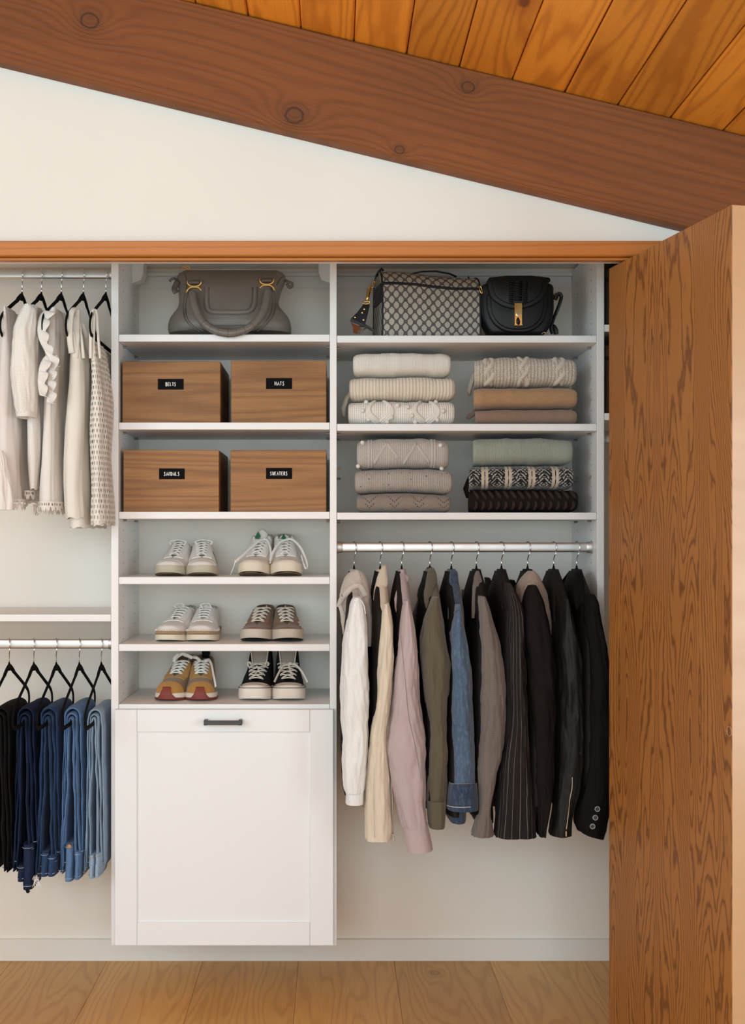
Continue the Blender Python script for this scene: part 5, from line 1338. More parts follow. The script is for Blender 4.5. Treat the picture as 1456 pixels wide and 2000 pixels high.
def collar(x, zn, rx=.026, ry=.060, fall=.045, outx=.012, outy=.016, drop=.075, rise=.010, tip=.6, seed=0, sides=(1, -1), front=-1, span=.70):
    """turned-down collar standing round the hanger neck; back of the neck towards +x when front = -1"""
    m = MB()
    for sd in sides:
        def f(a, b):
            ph = a*pi*span; cx_ = -front*rx*math.cos(ph); cy_ = -sd*ry*math.sin(ph)
            zt = zn+rise-drop*((1-math.cos(ph))/2)**1.4
            fl_ = fall*(1+tip*max(0, a-.45)*2)
            if b < .25: q = b/.25; return (x+cx_*.86, YROD+cy_*.86, zt-.022*(1-q))
            q = (b-.25)/.75; s_ = math.sin(min(q*2.2, 1)*pi/2)
            return (x+cx_+(-front)*outx*math.cos(ph)*s_+.001*nz(a*5, q*4, seed), YROD+cy_-sd*outy*math.sin(ph)*s_, zt+.004*math.sin(q*pi)*(1-q)-fl_*q)
        m.grid(f, 26, 12)
    return m
MT.update(
 j_white=m_fabric('heather_white_jersey', (.81, .82, .81), 700, .3, .05, mottled=.25, mcol=(.64, .63, .61)),
 j_hood=m_fabric('heather_grey_fleece', (.57, .51, .46), 600, .35, .07, mottled=.3, mcol=(.40, .34, .30)),
 j_cream=m_fabric('cream_cotton', (.70, .61, .48), 1100, .2, .06),
 j_pink=m_fabric('mauve_satin', (.48, .385, .390), 1400, .15, .06, rough=.6),
 j_olive=m_fabric('olive_twill', (.118, .101, .066), 900, .3, .15),
 j_denim=m_fabric('blue_denim', (.070, .118, .190), 800, .35, .3, mottled=.4, mcol=(.19, .27, .36), streak=.2),
 j_denim_d=m_fabric('dark_denim_cuff', (.030, .052, .098), 800, .35, .2, mottled=.3, mcol=(.16, .22, .30)),
 j_grey=m_fabric('grey_wool_check', (.195, .165, .147), 700, .3, .08, mottled=.2, mcol=(.11, .09, .08), check=.55),
 j_pin=m_fabric('black_pinstripe', (.022, .019, .019), 900, .2, .15, stripes=(.0112, .055, (.30, .28, .27))),
 j_wool=m_fabric('black_wool', (.012, .010, .0095), 700, .3, .2),
 j_black=m_fabric('black_crepe', (.0085, .008, .008), 1000, .2, .2),
 j_leather=m_leather('black_jacket_leather', (.009, .008, .007), .62, 160, .3, .3),
 lining=m_fabric('shaded_lining_cloth', (.018, .015, .014), 900, .15, .15, rough=.6))  # lining near black: shade inside the open jackets is put into its colour
MT['zip'] = m_metal('silver_zip', (.55, .53, .50), .3)
MT['btn'] = m_plain('grey_button', (.045, .045, .047), .35)
MT['thread'] = m_plain('seam_thread', (.42, .36, .28), .9)
JK = 'jackets on the right rod'
CUR = {}
# near half of each collar: (py, left px, right px), falling forward from the neck over the shoulder
COLLARS = {743: [(1105, 748, 754.5), (1110, 744, 755.5), (1116, 741, 756), (1126, 737.5, 757), (1138, 734.5, 758.5), (1143, 733, 759), (1150, 731.5, 752), (1169, 729.5, 744), (1199, 732, 740), (1221, 735, 737.5)],
 785: [(1122, 785, 795), (1125, 782.5, 799), (1129, 781, 802), (1136, 779.5, 797), (1150, 775.5, 792), (1169, 770.5, 788), (1189, 772, 786), (1203, 776, 782)],
 840: [(1109, 839, 847), (1114, 836.5, 851), (1122, 834.5, 853), (1132, 833, 854.5), (1139, 832, 855), (1146, 831, 849), (1160, 828, 845), (1175, 829.5, 840), (1188, 832.5, 836)],
 882: [(1114, 880.5, 892), (1118, 879, 894.5), (1128, 878.5, 895.5), (1140, 877.5, 897), (1145, 877, 897.5), (1151, 877, 889), (1169, 876.5, 883), (1209, 875, 878)],
 931: [(1115, 931, 936), (1120, 928, 938), (1130, 926, 941), (1141, 925, 944), (1146, 924, 942), (1154, 923.5, 936), (1174, 922, 931), (1207, 922, 927)],
 980: [(1124, 983, 989), (1130, 981.5, 991), (1142, 981, 994), (1156, 980, 997), (1174, 980, 991), (1195, 981, 985)],
 1082: [(1114, 1083, 1091), (1119, 1081, 1094), (1130, 1079.5, 1097), (1143, 1079, 1100), (1148, 1079, 1098), (1156, 1079, 1090), (1185, 1080.5, 1086), (1215, 1082, 1084.5)],
 1127: [(1117, 1126, 1135), (1122, 1124, 1138), (1132, 1122, 1140), (1146, 1121, 1142.5), (1158, 1120, 1146), (1172, 1122, 1140), (1190, 1124, 1130)]}
def collar_leaf(rows, seed):
    R = lerp_rows([tuple(map(float, r)) for r in rows], 34); rs = []
    for i, (py, xl, xr) in enumerate(R):
        q = i/33; d = 3.345-.115*min(1, q*1.15); h = .004+.010*math.sin(pi*min(1, q*1.2+.05)) if q < .8 else .006
        rs.append(ring_se(X((xl+xr)/2, d), CAM_Y+d, Z(py, d), max((xr-xl)/2*d/F_PX, .0012), max(h, .003), 26, .8, .0008, seed, q*6))
    m = MB(); m.rings(rs, True, True, True); return m
def jacket(name, label, cat, px, rows, mat, seed, zhem, leafrows=None, d=3.205, hy=(.046, .056, .044), hlab=None, collar_mat=None, collar_kw=None, body_mat=None, body_kw=None, hem=.02, sleeve_kw=None, wob=.0052):
    hanger(hlab, px, ZR_R, reach=.86); CUR.update(rows=rows, d=d, hy=hy)
    x = X(px, 3.40); zn = ZR_R-.066
    t = thing(name, label, cat, (x, YROD, zhem), JK)
    gbm = garment_body(x, zn-.004, zhem, seed, **(body_kw or {}))
    bt = body_mat or mat; gbm.build('body', bt, t, smooth=70)
    inner = garment_body(x-.010, zn-.010, zhem+.02, seed+11, hx=(.006, .016, .024, .024), reach=.212, neck=.050, wob=.004)
    inner.build('lining', MT['lining'], t, smooth=70)
    kw = dict(wob=wob, hem=hem); kw.update(sleeve_kw or {})
    s1 = px_loft(rows, d, hy, seed, **kw); so = s1.build('sleeve', mat, t, smooth=70)
    # far sleeve: the same tube hung at the back end of the hanger
    back = px_loft(rows, d, hy, seed+3, n=24, lev=24, **{k_: v_ for k_, v_ in kw.items()})
    dx = x-X(np.mean([(r[1]+r[2])/2 for r in rows]), d)
    back.v = [(p[0]+dx*.6, min(2*YROD-p[1]+.0, -.022), p[2]) for p in back.v]; back.build('sleeve', mat, t, smooth=70)
    if collar_mat is not None:
        cl = collar_leaf(COLLARS[px], seed); cl.build('collar', collar_mat, t, smooth=75)
        cl.v = [(p[0]+.004, 2*YROD-p[1], p[2]) for p in cl.v]; cl.build('collar', collar_mat, t, smooth=75)
    return t, so, x, zn
def seam_px(t, pts, r=.0008, mat='thread', d=None, name='stitching', rows=None, hy=.046, dd=3.205, lift=.0030, p=.82):
    """seam laid on the front of a sleeve whose outline rows are given"""
    rw = rows or CUR['rows']; dd = CUR['d'] if rows is None else dd; m = MB(); q = []
    hh = CUR['hy'] if rows is None else (hy, hy, hy)
    py_ = [r_[0] for r_ in rw]
    P = crom([tuple(map(float, a)) for a in pts], len(pts)*6)
    for a, b in P:
        xl, xr = np.interp(b, py_, [r_[1] for r_ in rw]), np.interp(b, py_, [r_[2] for r_ in rw]); u = max(-.97, min(.97, (a-(xl+xr)/2)/max((xr-xl)/2, .5)))
        t_ = (b-py_[0])/(py_[-1]-py_[0]); h_ = float(np.interp(t_, (0, .35, 1), hh))
        ds_ = dd-h_*math.sqrt(max(0, 1-abs(u)**(2/p)))**p-lift; q.append(W(a, b, ds_))
    m.tube(q, r, 6); return m.build(name, MT[mat], t, smooth=179)
# 1 white hooded sweatshirt
R1 = [(1166, 690, 706), (1176, 684, 711), (1209, 678, 716), (1249, 671, 719), (1309, 666.5, 719), (1399, 665, 720), (1440, 668, 721), (1499, 667, 716), (1535, 669, 714), (1544, 672, 712)]
t, so, x, zn = jacket('hooded_sweatshirt', 'heather white hooded sweatshirt at the left end of the jackets', 'sweatshirt', 692, R1, MT['j_white'], 1, Z(1545, 3.36), hlab='black hanger under the white hooded sweatshirt', body_mat=MT['j_hood'], body_kw=dict(hx=(.012, .024, .028, .026)))
px_loft([(1543, 675, 711.5), (1551, 676, 711), (1560, 675.5, 711), (1568, 675, 711)], 3.205, .036, 1, lev=12, wob=.001, cap_top=False).build('cuff', MT['j_white'], t, smooth=70)
HR = [(1112.5, 692, 702), (1118, 682, 711), (1128, 674, 717), (1142, 668, 721), (1160, 664, 725), (1180, 662.5, 728), (1205, 664, 732), (1235, 669, 735), (1258, 676, 730)]
px_loft(HR, 3.335, (.03, .085, .085), 21, wob=.006, hem=.03).build('hood', MT['j_hood'], t, smooth=70)
m = MB(); m.tube([W(*p) for p in crom([(663, 1185, 3.26), (667, 1172, 3.25), (676, 1160, 3.235), (688, 1148, 3.225), (700, 1144, 3.225), (708, 1150, 3.23), (714, 1163, 3.24)], 40)], .008, 10, flat=.6, up=(0, 1, 0)); m.build('hood_rim', MT['j_hood'], t, smooth=179)
leaf_strip([(665, 1183, 3.245), (668, 1193, 3.243), (671, 1203, 3.243)], .006, 'drawstring_flap', MT['j_hood'], .35, t)
c = W(669.5, 1163, 3.24); m = MB(); m.tube([(c[0], c[1]-.004+.004*0, c[2]+.0) for _ in (0,)]+[(c[0], c[1]+.004, c[2])], .0035, 12); m.build('eyelet', MT['steel_dark'], t)
m = MB(); m.tube([W(*p) for p in crom([(689, 1176, 3.168), (693, 1170, 3.165), (699, 1169, 3.165), (706, 1173, 3.166), (712, 1185, 3.166), (714.5, 1199, 3.166)], 30)], .0014, 6); m.build('shoulder_seam', MT['j_white'], t, smooth=179)
# 2 cream jacket
R2 = [(1178, 749, 760), (1190, 745, 763), (1229, 742, 769), (1289, 738, 770), (1329, 735, 767), (1399, 729, 762), (1425, 725, 759), (1480, 720, 760), (1540, 714, 763), (1599, 710.5, 766), (1637, 713, 766)]
t, so, x, zn = jacket('jacket', 'cream cotton jacket with zipped cuff next to the pink shirt', 'jacket', 743, R2, MT['j_cream'], 2, Z(1520, 3.36), hlab='black hanger under the cream jacket', collar_mat=MT['j_cream'], collar_kw=dict(rx=.022, ry=.062, fall=.050, drop=.12, rise=.020), hem=.012, sleeve_kw=dict(p=.9))
seam_px(t, [(731, 1500), (730.5, 1540), (731, 1600), (732, 1636)], .0007, 'j_hood')
seam_px(t, [(764, 1512), (766, 1545), (767.5, 1590), (768, 1628)], .0020, 'zip', name='zipper', lift=.006)
m = MB(); c = W(769, 1638, 3.168); m.box(c[0]-.0022, c[0]+.0022, c[1]-.001, c[1]+.001, c[2]-.012, c[2]+.006, .001); m.build('zip_pull', MT['zip'], t, smooth=0)
# 3 pink shirt jacket
R3 = [(1172, 789, 799), (1187, 785, 803), (1229, 779, 812), (1269, 777, 816), (1309, 770, 818), (1349, 765, 820), (1399, 760, 825), (1430, 756, 829), (1460, 754.5, 831), (1519, 763, 832), (1559, 771, 832), (1600, 781, 834), (1612, 785, 836)]
t, so, x, zn = jacket('shirt', 'dusty pink shirt jacket with long deep cuff', 'shirt', 785, R3, MT['j_pink'], 3, Z(1500, 3.36), hlab='black hanger under the pink shirt jacket', collar_mat=MT['j_pink'], collar_kw=dict(rx=.024, ry=.058, fall=.035, drop=.10, rise=-.006), d=3.195, hem=.006)
m = px_loft([(1606, 785.5, 835), (1612, 786, 836), (1630, 789.5, 840), (1660, 795, 846)], 3.19, .040, 3, lev=12, wob=.0008, cap_top=False)
m.v = [(p[0], p[1], p[2]+.10*(p[0]-X(815, 3.19))*min(1, max(0, (Z(1606, 3.19)-p[2])/.05))) for p in m.v]; m.build('cuff', MT['j_pink'], t, smooth=70)
seam_px(t, [(783, 1240), (788, 1290), (793, 1340), (799, 1400), (810, 1450), (821, 1510), (828, 1570), (830, 1606)], .0005, 'j_grey')
# 4 olive overshirt
R4 = [(1166, 845, 856), (1177, 839, 859), (1209, 826, 866), (1249, 820, 871), (1289, 821, 879), (1329, 826, 876), (1399, 836, 872), (1430, 838, 873), (1480, 836, 875), (1520, 834, 873), (1562, 833.5, 870)]
t, so, x, zn = jacket('jacket', 'olive green overshirt with gathered cuff', 'jacket', 840, R4, MT['j_olive'], 4, Z(1560, 3.36), hlab='black hanger under the olive overshirt', collar_mat=MT['j_olive'], collar_kw=dict(rx=.030, ry=.066, fall=.060, drop=.085, rise=.010), body_mat=MT['j_olive'], d=3.21)
m = px_loft([(1560, 834, 871), (1568, 834.5, 871), (1600, 836.5, 870), (1613, 838, 869)], 3.205, .044, 4, lev=12, wob=.0014, cap_top=False); m.build('cuff', MT['j_olive'], t, smooth=70)
seam_px(t, [(834, 1565), (845, 1565), (858, 1562.5), (869, 1559.5)], .0009, 'j_olive', rows=[(1555, 834, 871), (1613, 838, 869)], hy=.044)
# 5 denim jacket
R5 = [(1180, 890, 899), (1193, 887, 902), (1229, 880, 907), (1269, 878, 913), (1309, 879, 921), (1399, 882, 923), (1440, 881, 925), (1519, 882, 928), (1529, 881, 929)]
t, so, x, zn = jacket('jacket', 'blue denim jacket with turned-up frayed cuff', 'jacket', 882, R5, MT['j_denim'], 5, Z(1580, 3.36), hlab='black hanger under the denim jacket', collar_mat=MT['j_denim_d'], collar_kw=dict(rx=.026, ry=.066, fall=.050, drop=.085, rise=.008), body_mat=MT['j_denim_d'])
px_loft([(1525, 878, 931), (1530, 877, 932), (1550, 874.5, 934), (1572, 872.5, 935), (1578, 873, 935)], 3.20, .052, 5, lev=14, wob=.0012, cap_top=False).build('cuff', MT['j_denim_d'], t, smooth=70)
seam_px(t, [(879, 1530), (900, 1531), (930, 1530.5)], .0006, 'thread', rows=[(1525, 878, 931), (1578, 873, 935)], hy=.052)
seam_px(t, [(887, 1197), (891, 1192), (897, 1191), (903, 1196)], .0014, 'j_denim')
seam_px(t, [(873, 1573), (885, 1576), (905, 1577), (933, 1575)], .0012, 'j_hood', name='frayed_hem', rows=[(1525, 878, 931), (1578, 873, 935)], hy=.052, lift=.0065)
# 6 grey blazer
R6 = [(1165, 936, 947), (1182, 934, 954), (1215, 935, 964), (1257, 936, 975), (1298, 937, 983), (1339, 938, 988), (1399, 938, 989), (1422, 935.5, 987), (1484, 933, 979), (1525, 934, 968), (1546, 934, 965), (1576, 933, 958), (1588, 932, 958), (1607, 927, 962), (1629, 921, 965)]
t, so, x, zn = jacket('jacket', 'grey checked wool blazer with flared cuff', 'jacket', 931, R6, MT['j_grey'], 6, Z(1582, 3.36), hlab='black hanger under the grey blazer', collar_mat=MT['j_grey'], collar_kw=dict(rx=.024, ry=.062, fall=.048, drop=.14, rise=.008), body_mat=MT['lining'], hem=.015)
# 7 pinstripe
R7 = [(1138, 988, 996), (1148, 987, 1003), (1174, 990, 1017), (1195, 992, 1022), (1236, 992, 1024), (1277, 992, 1023), (1339, 991, 1026), (1399, 991, 1030), (1422, 989, 1033), (1484, 978, 1038), (1545, 972, 1043), (1607, 967, 1046), (1632, 965, 1048)]
t, so, x, zn = jacket('jacket', 'black pinstripe blazer with fine white lines', 'jacket', 980, R7, MT['j_pin'], 7, Z(1540, 3.36), hlab='black hanger under the pinstripe blazer', collar_mat=MT['j_pin'], collar_kw=dict(rx=.022, ry=.060, fall=.045, drop=.12, rise=-.004), body_mat=MT['lining'], hem=.012)
# 8 black wool coat over a beige hood
R8 = [(1143, 1033, 1046), (1154, 1027, 1053), (1174, 1021, 1062), (1215, 1020, 1072), (1257, 1024, 1078), (1318, 1030, 1085), (1399, 1034, 1086), (1442, 1037, 1083), (1525, 1043, 1080), (1566, 1046, 1077), (1628, 1049, 1066)]
t, so, x, zn = jacket('coat', 'black wool coat with a beige hood tucked inside', 'coat', 1031, R8, MT['j_wool'], 8, Z(1560, 3.36), hlab='black hanger under the wool coat with beige hood', body_mat=MT['j_wool'])
HR = [(1115, 1033, 1043), (1121, 1026, 1050), (1130, 1020, 1056), (1142, 1014, 1061), (1160, 1011, 1066), (1190, 1012, 1072), (1225, 1018, 1077), (1245, 1026, 1076)]
MT['j_hood2'] = m_fabric('beige_fleece', (.36, .28, .22), 600, .35, .08, mottled=.25, mcol=(.26, .20, .155))
px_loft(HR, 3.33, (.03, .08, .08), 28, wob=.005, hem=.03).build('hood', MT['j_hood2'], t, smooth=70)
m = MB(); m.tube([W(*p) for p in crom([(1018, 1178, 3.255), (1024, 1158, 3.235), (1033, 1143, 3.222), (1044, 1140, 3.222), (1053, 1150, 3.23), (1058, 1166, 3.24)], 36)], .0055, 8, flat=.7, up=(0, 1, 0)); m.build('hood_rim', MT['j_hood2'], t, smooth=179)
# 9 leather
R9 = [(1170, 1099, 1107), (1182, 1097, 1112), (1215, 1095, 1119), (1257, 1092, 1131), (1298, 1092, 1137), (1399, 1093, 1141), (1422, 1092, 1140), (1484, 1090, 1139), (1545, 1085, 1133), (1587, 1080, 1119), (1628, 1072, 1115)]
t, so, x, zn = jacket('jacket', 'black leather jacket with silver zip at the cuff', 'jacket', 1082, R9, MT['j_leather'], 9, Z(1555, 3.36), hlab='black hanger under the leather jacket', collar_mat=MT['j_leather'], collar_kw=dict(rx=.026, ry=.064, fall=.052, drop=.10, rise=.006), body_mat=MT['lining'], hem=.012, wob=.005)
seam_px(t, [(1118.5, 1518), (1118, 1540), (1114, 1560), (1112, 1580), (1109, 1605), (1107, 1620)], .0020, 'zip', name='zipper', lift=.009)
m = MB(); c = W(1106.5, 1627, 3.146); m.box(c[0]-.0022, c[0]+.0022, c[1]-.001, c[1]+.001, c[2]-.010, c[2]+.006, .001); m.build('zip_pull', MT['zip'], t, smooth=0)
# 10 black coat
R10 = [(1160, 1143, 1158), (1174, 1142, 1168), (1215, 1141, 1174), (1257, 1146, 1182), (1298, 1147, 1190), (1399, 1147, 1194), (1484, 1143, 1194), (1545, 1134, 1192), (1587, 1124, 1187), (1612, 1121, 1181), (1628, 1128, 1176)]
t, so, x, zn = jacket('coat', 'plain black coat with three cuff buttons at the right end', 'coat', 1127, R10, MT['j_black'], 10, Z(1540, 3.36), hlab='black hanger under the coat nearest the wooden door', collar_mat=MT['j_black'], collar_kw=dict(rx=.024, ry=.064, fall=.05, drop=.10, rise=.004), body_mat=MT['lining'], hem=.012, sleeve_kw=dict(tilt=-.012), body_kw=dict(hx=(.010, .018, .022, .022)))
for px, py in ((1167.5, 1580), (1163.5, 1597), (1158, 1614)):
    c = W(px, py, 3.150); m = MB()
    m.tube([(c[0], c[1]+.004, c[2]), (c[0], c[1]-.001, c[2])], .0078, 18); b_ = m.build('button', MT['btn'], t, smooth=40)
    m = MB(); m.tube([(c[0]+.0066*math.cos(a), c[1]-.001, c[2]+.0066*math.sin(a)) for a in np.linspace(0, 2*pi, 18, endpoint=False)], .0011, 6, closed=True)
    m.build('button_rim', MT['tongue_grey'], b_, smooth=179)
    m = MB()
    for a, b in ((-1, -1), (1, -1), (-1, 1), (1, 1)): m.sphere((c[0]+a*.0022, c[1]-.0012, c[2]+b*.0022), .0008, 6, 4)
    m.build('button_holes', MT['tongue_grey'], b_, smooth=179)
# ------------------------------------------------------------------ white tops on the upper left rod
def m_top(name, col, holes=None, dots=None, rough=.85, trans=.12):
    """thin cotton; holes = (du, dv, ru, rv, rows) openwork cut through the cloth, dots = raised swiss dots"""
    k = NT(name); c = k.coord(); uv = k.xyz(k.coord('UV')); u, v = uv[0], uv[1]
    n1 = k.noise(c, 10, 3); nf = k.noise(k.map(c, (900, 900, 500)), 1.0, 2)
    colr = k.mix(n1, tuple(q*.95 for q in col), col)
    h = k.math('ADD', k.math('MULTIPLY', nf, .5), k.math('MULTIPLY', k.noise(k.map(c, (30, 30, 5)), 1.0, 3), 2.0))
    if dots:
        vd = k.vor(k.comb(u, v, 0.0), dots, rand=.35); h = k.math('ADD', h, k.math('MULTIPLY', k.step(vd, .30, .18), 1.5))
    k.bump(h, .35, .002)
    al = None
    if holes:
        du, dv, ru, rv = holes
        row = k.math('FLOOR', k.math('DIVIDE', v, dv)); sh = k.math('MULTIPLY', k.math('MODULO', row, 2.0), du/2)
        fu = k.math('MULTIPLY', k.math('SUBTRACT', k.math('FRACT', k.math('DIVIDE', k.math('ADD', u, sh), du)), .5), du/ru)
        fv = k.math('MULTIPLY', k.math('SUBTRACT', k.math('FRACT', k.math('DIVIDE', v, dv)), .5), dv/rv)
        al = k.math('GREATER_THAN', k.math('ADD', k.math('MULTIPLY', fu, fu), k.math('MULTIPLY', fv, fv)), 1.0)
    m = k.fin(colr, rough, spec=.2, sheen=.15, alpha=al)
    return m
MT['t_white'] = m_top('white_voile', (.77, .735, .69)); MT['t_pinkish'] = m_top('blush_white_voile', (.76, .70, .665))
MT['t_dot'] = m_top('dotted_swiss', (.775, .74, .685), dots=130)
MT['t_cream'] = m_top('cream_linen', (.76, .72, .645))
MT['t_crochet'] = m_top('openwork_cotton', (.75, .705, .635), holes=(.0092, .0150, .0020, .0048))
MT['t_eyelet'] = m_top('eyelet_trim', (.77, .735, .69), holes=(.0115, .0135, .0030, .0034))
TG = 'white tops on the upper left rod'
def top(name, label, px, hlab, zhem_px, cat='blouse'):
    hanger(hlab, px, ZR_L1); x = X(px, 3.40); t = thing(name, label, cat, (x, YROD, Z(zhem_px, 3.25)), TG); return t, x, ZR_L1-.066
def slab(rows, seed, yf=-.50, yb=-.10, **kw):
    """body of a hanging top: front outline measured at d = 3.22, carried back along the hanger"""
    d = 3.215; R = lerp_rows([(float(a), float(b), float(c)) for a, b, c in rows], 52); rs = []; wob = kw.get('wob', .008)
    for i, (py, xl, xr) in enumerate(R):
        t = i/51; z = Z(py, d); cx = X((xl+xr)/2, d); hx = (xr-xl)/2*d/F_PX
        yf_ = yf if not callable(yf) else yf(t); ring = []
        n = 72
        for q in range(n):
            a = 2*pi*q/n; cc, ss = math.cos(a), math.sin(a)
            dd = wob*(nz(cc*2.2+seed, ss*2.2, z*5)+.7*nz(cc*6, ss*6+seed, z*6)+.35*nz(cc*14, ss*14+seed, z*7)) if wob else 0
            y = (yf_+yb)/2+(yb-yf_)/2*sgnpow(ss, .55)
            k = 1-.25*max(0, (y-yf_)/(yb-yf_))
            ring.append((cx+(hx*k+dd)*sgnpow(cc, .75), y, z+.0025*math.sin(a*9+seed)*(1 if i == 51 else 0)))
        rs.append(ring)
    last = rs[-1]; c = np.mean(np.array(last), axis=0)
    rs.append([(c[0]+(q[0]-c[0])*.88, c[1]+(q[1]-c[1])*.985, q[2]+.012) for q in last])
    m = MB(); m.rings(rs, True, kw.get('cap', True), True); return m
def scallop(t, rows_px, d, mat, y0, y1, depth=.022, n=9, name='eyelet_hem'):
    """scalloped, pierced trim hanging from a hem, drawn round the front of the top"""
    (xa, xb, py) = rows_px; z = Z(py, d); xa, xb = X(xa, d), X(xb, d); m = MB(); cx, hx = (xa+xb)/2, (xb-xa)/2
    def f(a, b):
        an = pi*(.0+1.0*a)+pi; x = cx-hx*math.cos(an-pi)*1.0; y = y0+(y1-y0)*(1-math.sin(pi*a)**.6)
        sc = depth*(.62+.38*abs(math.sin(a*n*pi)))
        return (x+.0015*math.sin(a*30), y, z-sc*b)
    m.grid(f, n*8, 5)
    k = len(m.uv); m.uv = [tuple((p[0]*n*.0115*2.0, p[1]*.0135*1.6) for p in q) for q in m.uv]
    o = m.build(name, mat, t, smooth=179); return o
# T1 blush blouse, cut by the frame
t, x, zn = top('blouse', 'blush white blouse with eyelet hem at the far left edge', 43, 'black hanger under the leftmost white blouse', 998)
slab([(600, 8, 16), (612, 4, 20), (640, 0, 24), (668, -3, 26), (720, -8, 28), (780, -12, 30), (840, -14, 32), (892, -15, 34), (940, -15, 38), (976, -14, 38)], 1).build('body', MT['t_pinkish'], t, smooth=70)
scallop(t, (-14, 38, 974), 3.2, MT['t_eyelet'], -.515, -.40, .034, 6)
px_loft([(880, -12, 6), (900, -14, 14), (940, -16, 22), (975, -18, 27), (996, -18, 28)], 3.16, (.008, .02, .025), 31, lev=24, wob=.006, hem=.01).build('sleeve', MT['t_white'], t, smooth=70)
collar(x, zn, rx=.02, ry=.17, fall=.02, outx=.004, outy=.010, drop=.02, rise=-.075, span=.98, tip=0).build('neckband', MT['t_pinkish'], t, smooth=179, solid=.002)
# T2 dotted blouse
t, x, zn = top('blouse', 'white swiss-dot blouse with puffed elbow sleeve', 81, 'black hanger under the dotted blouse', 958)
slab([(594, 58, 70), (606, 52, 72), (640, 44, 72), (700, 42, 73), (800, 43, 74), (880, 46, 74), (940, 50, 72), (955, 52, 71)], 2, -.475).build('body', MT['t_dot'], t, smooth=70)
px_loft([(597, 50, 66), (604, 44, 72), (620, 36, 73), (640, 29, 72.5), (680, 25, 72), (724, 22.5, 72), (760, 25, 71.5), (794, 30, 71), (808, 33, 70.5)], 3.195, (.03, .055, .045), 32, wob=.004).build('sleeve', MT['t_dot'], t, smooth=70)
px_loft([(805, 33, 70.5), (812, 34, 70), (816, 35, 69)], 3.195, .044, 33, lev=8, wob=.001, cap_top=False).build('sleeve_hem', MT['t_white'], t, smooth=70)
scallop(t, (38, 72, 958), 3.26, MT['t_eyelet'], -.44, -.3, .028, 5, 'eyelet_hem')
# T3 ruffled blouse
t, x, zn = top('blouse', 'white sleeveless blouse with ruffled front and scalloped eyelet hem', 120, 'black hanger under the ruffled blouse', 1008)
slab([(600, 98, 110), (612, 80, 116), (640, 80, 116), (680, 82, 114), (720, 84, 112), (760, 82, 110), (800, 79, 108), (860, 75, 109), (920, 71, 111), (960, 68.5, 112), (983, 68, 112)], 3, -.485).build('body', MT['t_white'], t, smooth=70)
def ruffle(path, wid, amp, freq, name='ruffle'):
    P = crom(path, 90); m = MB(); L = len(P)-1
    def f(a, b):
        i = min(int(round(a*L)), L); px, py, d = P[i]; q = Vector(W(px, py, d))
        s_ = math.sin(a*freq*2*pi)
        return (q.x+wid*b*(1+.15*s_)+amp*.4*b*math.sin(a*freq*2*pi+1.2), q.y-.012*b-amp*b*s_, q.z-.010*b+amp*.5*b*math.cos(a*freq*2*pi))
    m.grid(f, 90, 6); return m.build(name, MT['t_white'], t, smooth=179, solid=.0012)
ruffle([(86, 606, 3.2), (78, 616, 3.19), (74, 632, 3.18), (73, 650, 3.175), (78, 668, 3.17), (86, 684, 3.17), (94, 700, 3.17), (97, 712, 3.175)], .030, .007, 5)
ruffle([(94, 690, 3.185), (84, 700, 3.175), (77, 715, 3.17), (74, 735, 3.17), (74, 755, 3.172), (77, 772, 3.178)], .026, .008, 4)
ruffle([(98, 700, 3.18), (94, 722, 3.175), (92, 742, 3.172), (93, 765, 3.175), (90, 785, 3.18)], .024, .008, 4)
scallop(t, (66, 114, 979), 3.205, MT['t_eyelet'], -.497, -.38, .030, 8)
scallop(t, (56, 126, 985), 3.34, MT['t_eyelet'], -.38, -.22, .034, 9)
# T4 tank
t, x, zn = top('tank_top', 'cream linen tank top with wide straps and scooped armhole', 163, 'black hanger under the cream tank top', 1028, 'top')
slab([(648, 137, 150), (662, 134.5, 154), (680, 132, 161), (700, 130, 166), (740, 127.5, 168), (780, 123.5, 168), (840, 119, 167), (892, 116.5, 166), (950, 116.5, 166), (1000, 118, 166), (1012, 120, 166)], 4, -.492).build('body', MT['t_cream'], t, smooth=70)
slab([(990, 124, 168), (1010, 124.5, 168.5), (1030, 125.5, 169)], 14, -.470, wob=.003).build('under_layer', MT['t_cream'], t, smooth=70)
def strap(pts, r, mat, name='strap', flat=.45): m = MB(); m.tube([W(*p) for p in crom(pts, 34)], r, 8, flat=flat, up=(0, 1, 0)); return m.build(name, mat, t, smooth=179)
strap([(140, 690, 3.20), (136.5, 660, 3.195), (137, 630, 3.195), (140, 610, 3.205), (147, 603, 3.225), (152, 610, 3.235), (156, 640, 3.23), (160, 670, 3.22), (163, 700, 3.215)], .0085, MT['t_cream'])
strap([(146, 700, 3.205), (149, 660, 3.215), (150, 625, 3.225), (150, 606, 3.23)], .010, MT['t_cream'])
strap([(160, 632, 3.30), (166, 650, 3.30), (170, 680, 3.29), (170, 720, 3.28)], .006, MT['t_cream'])
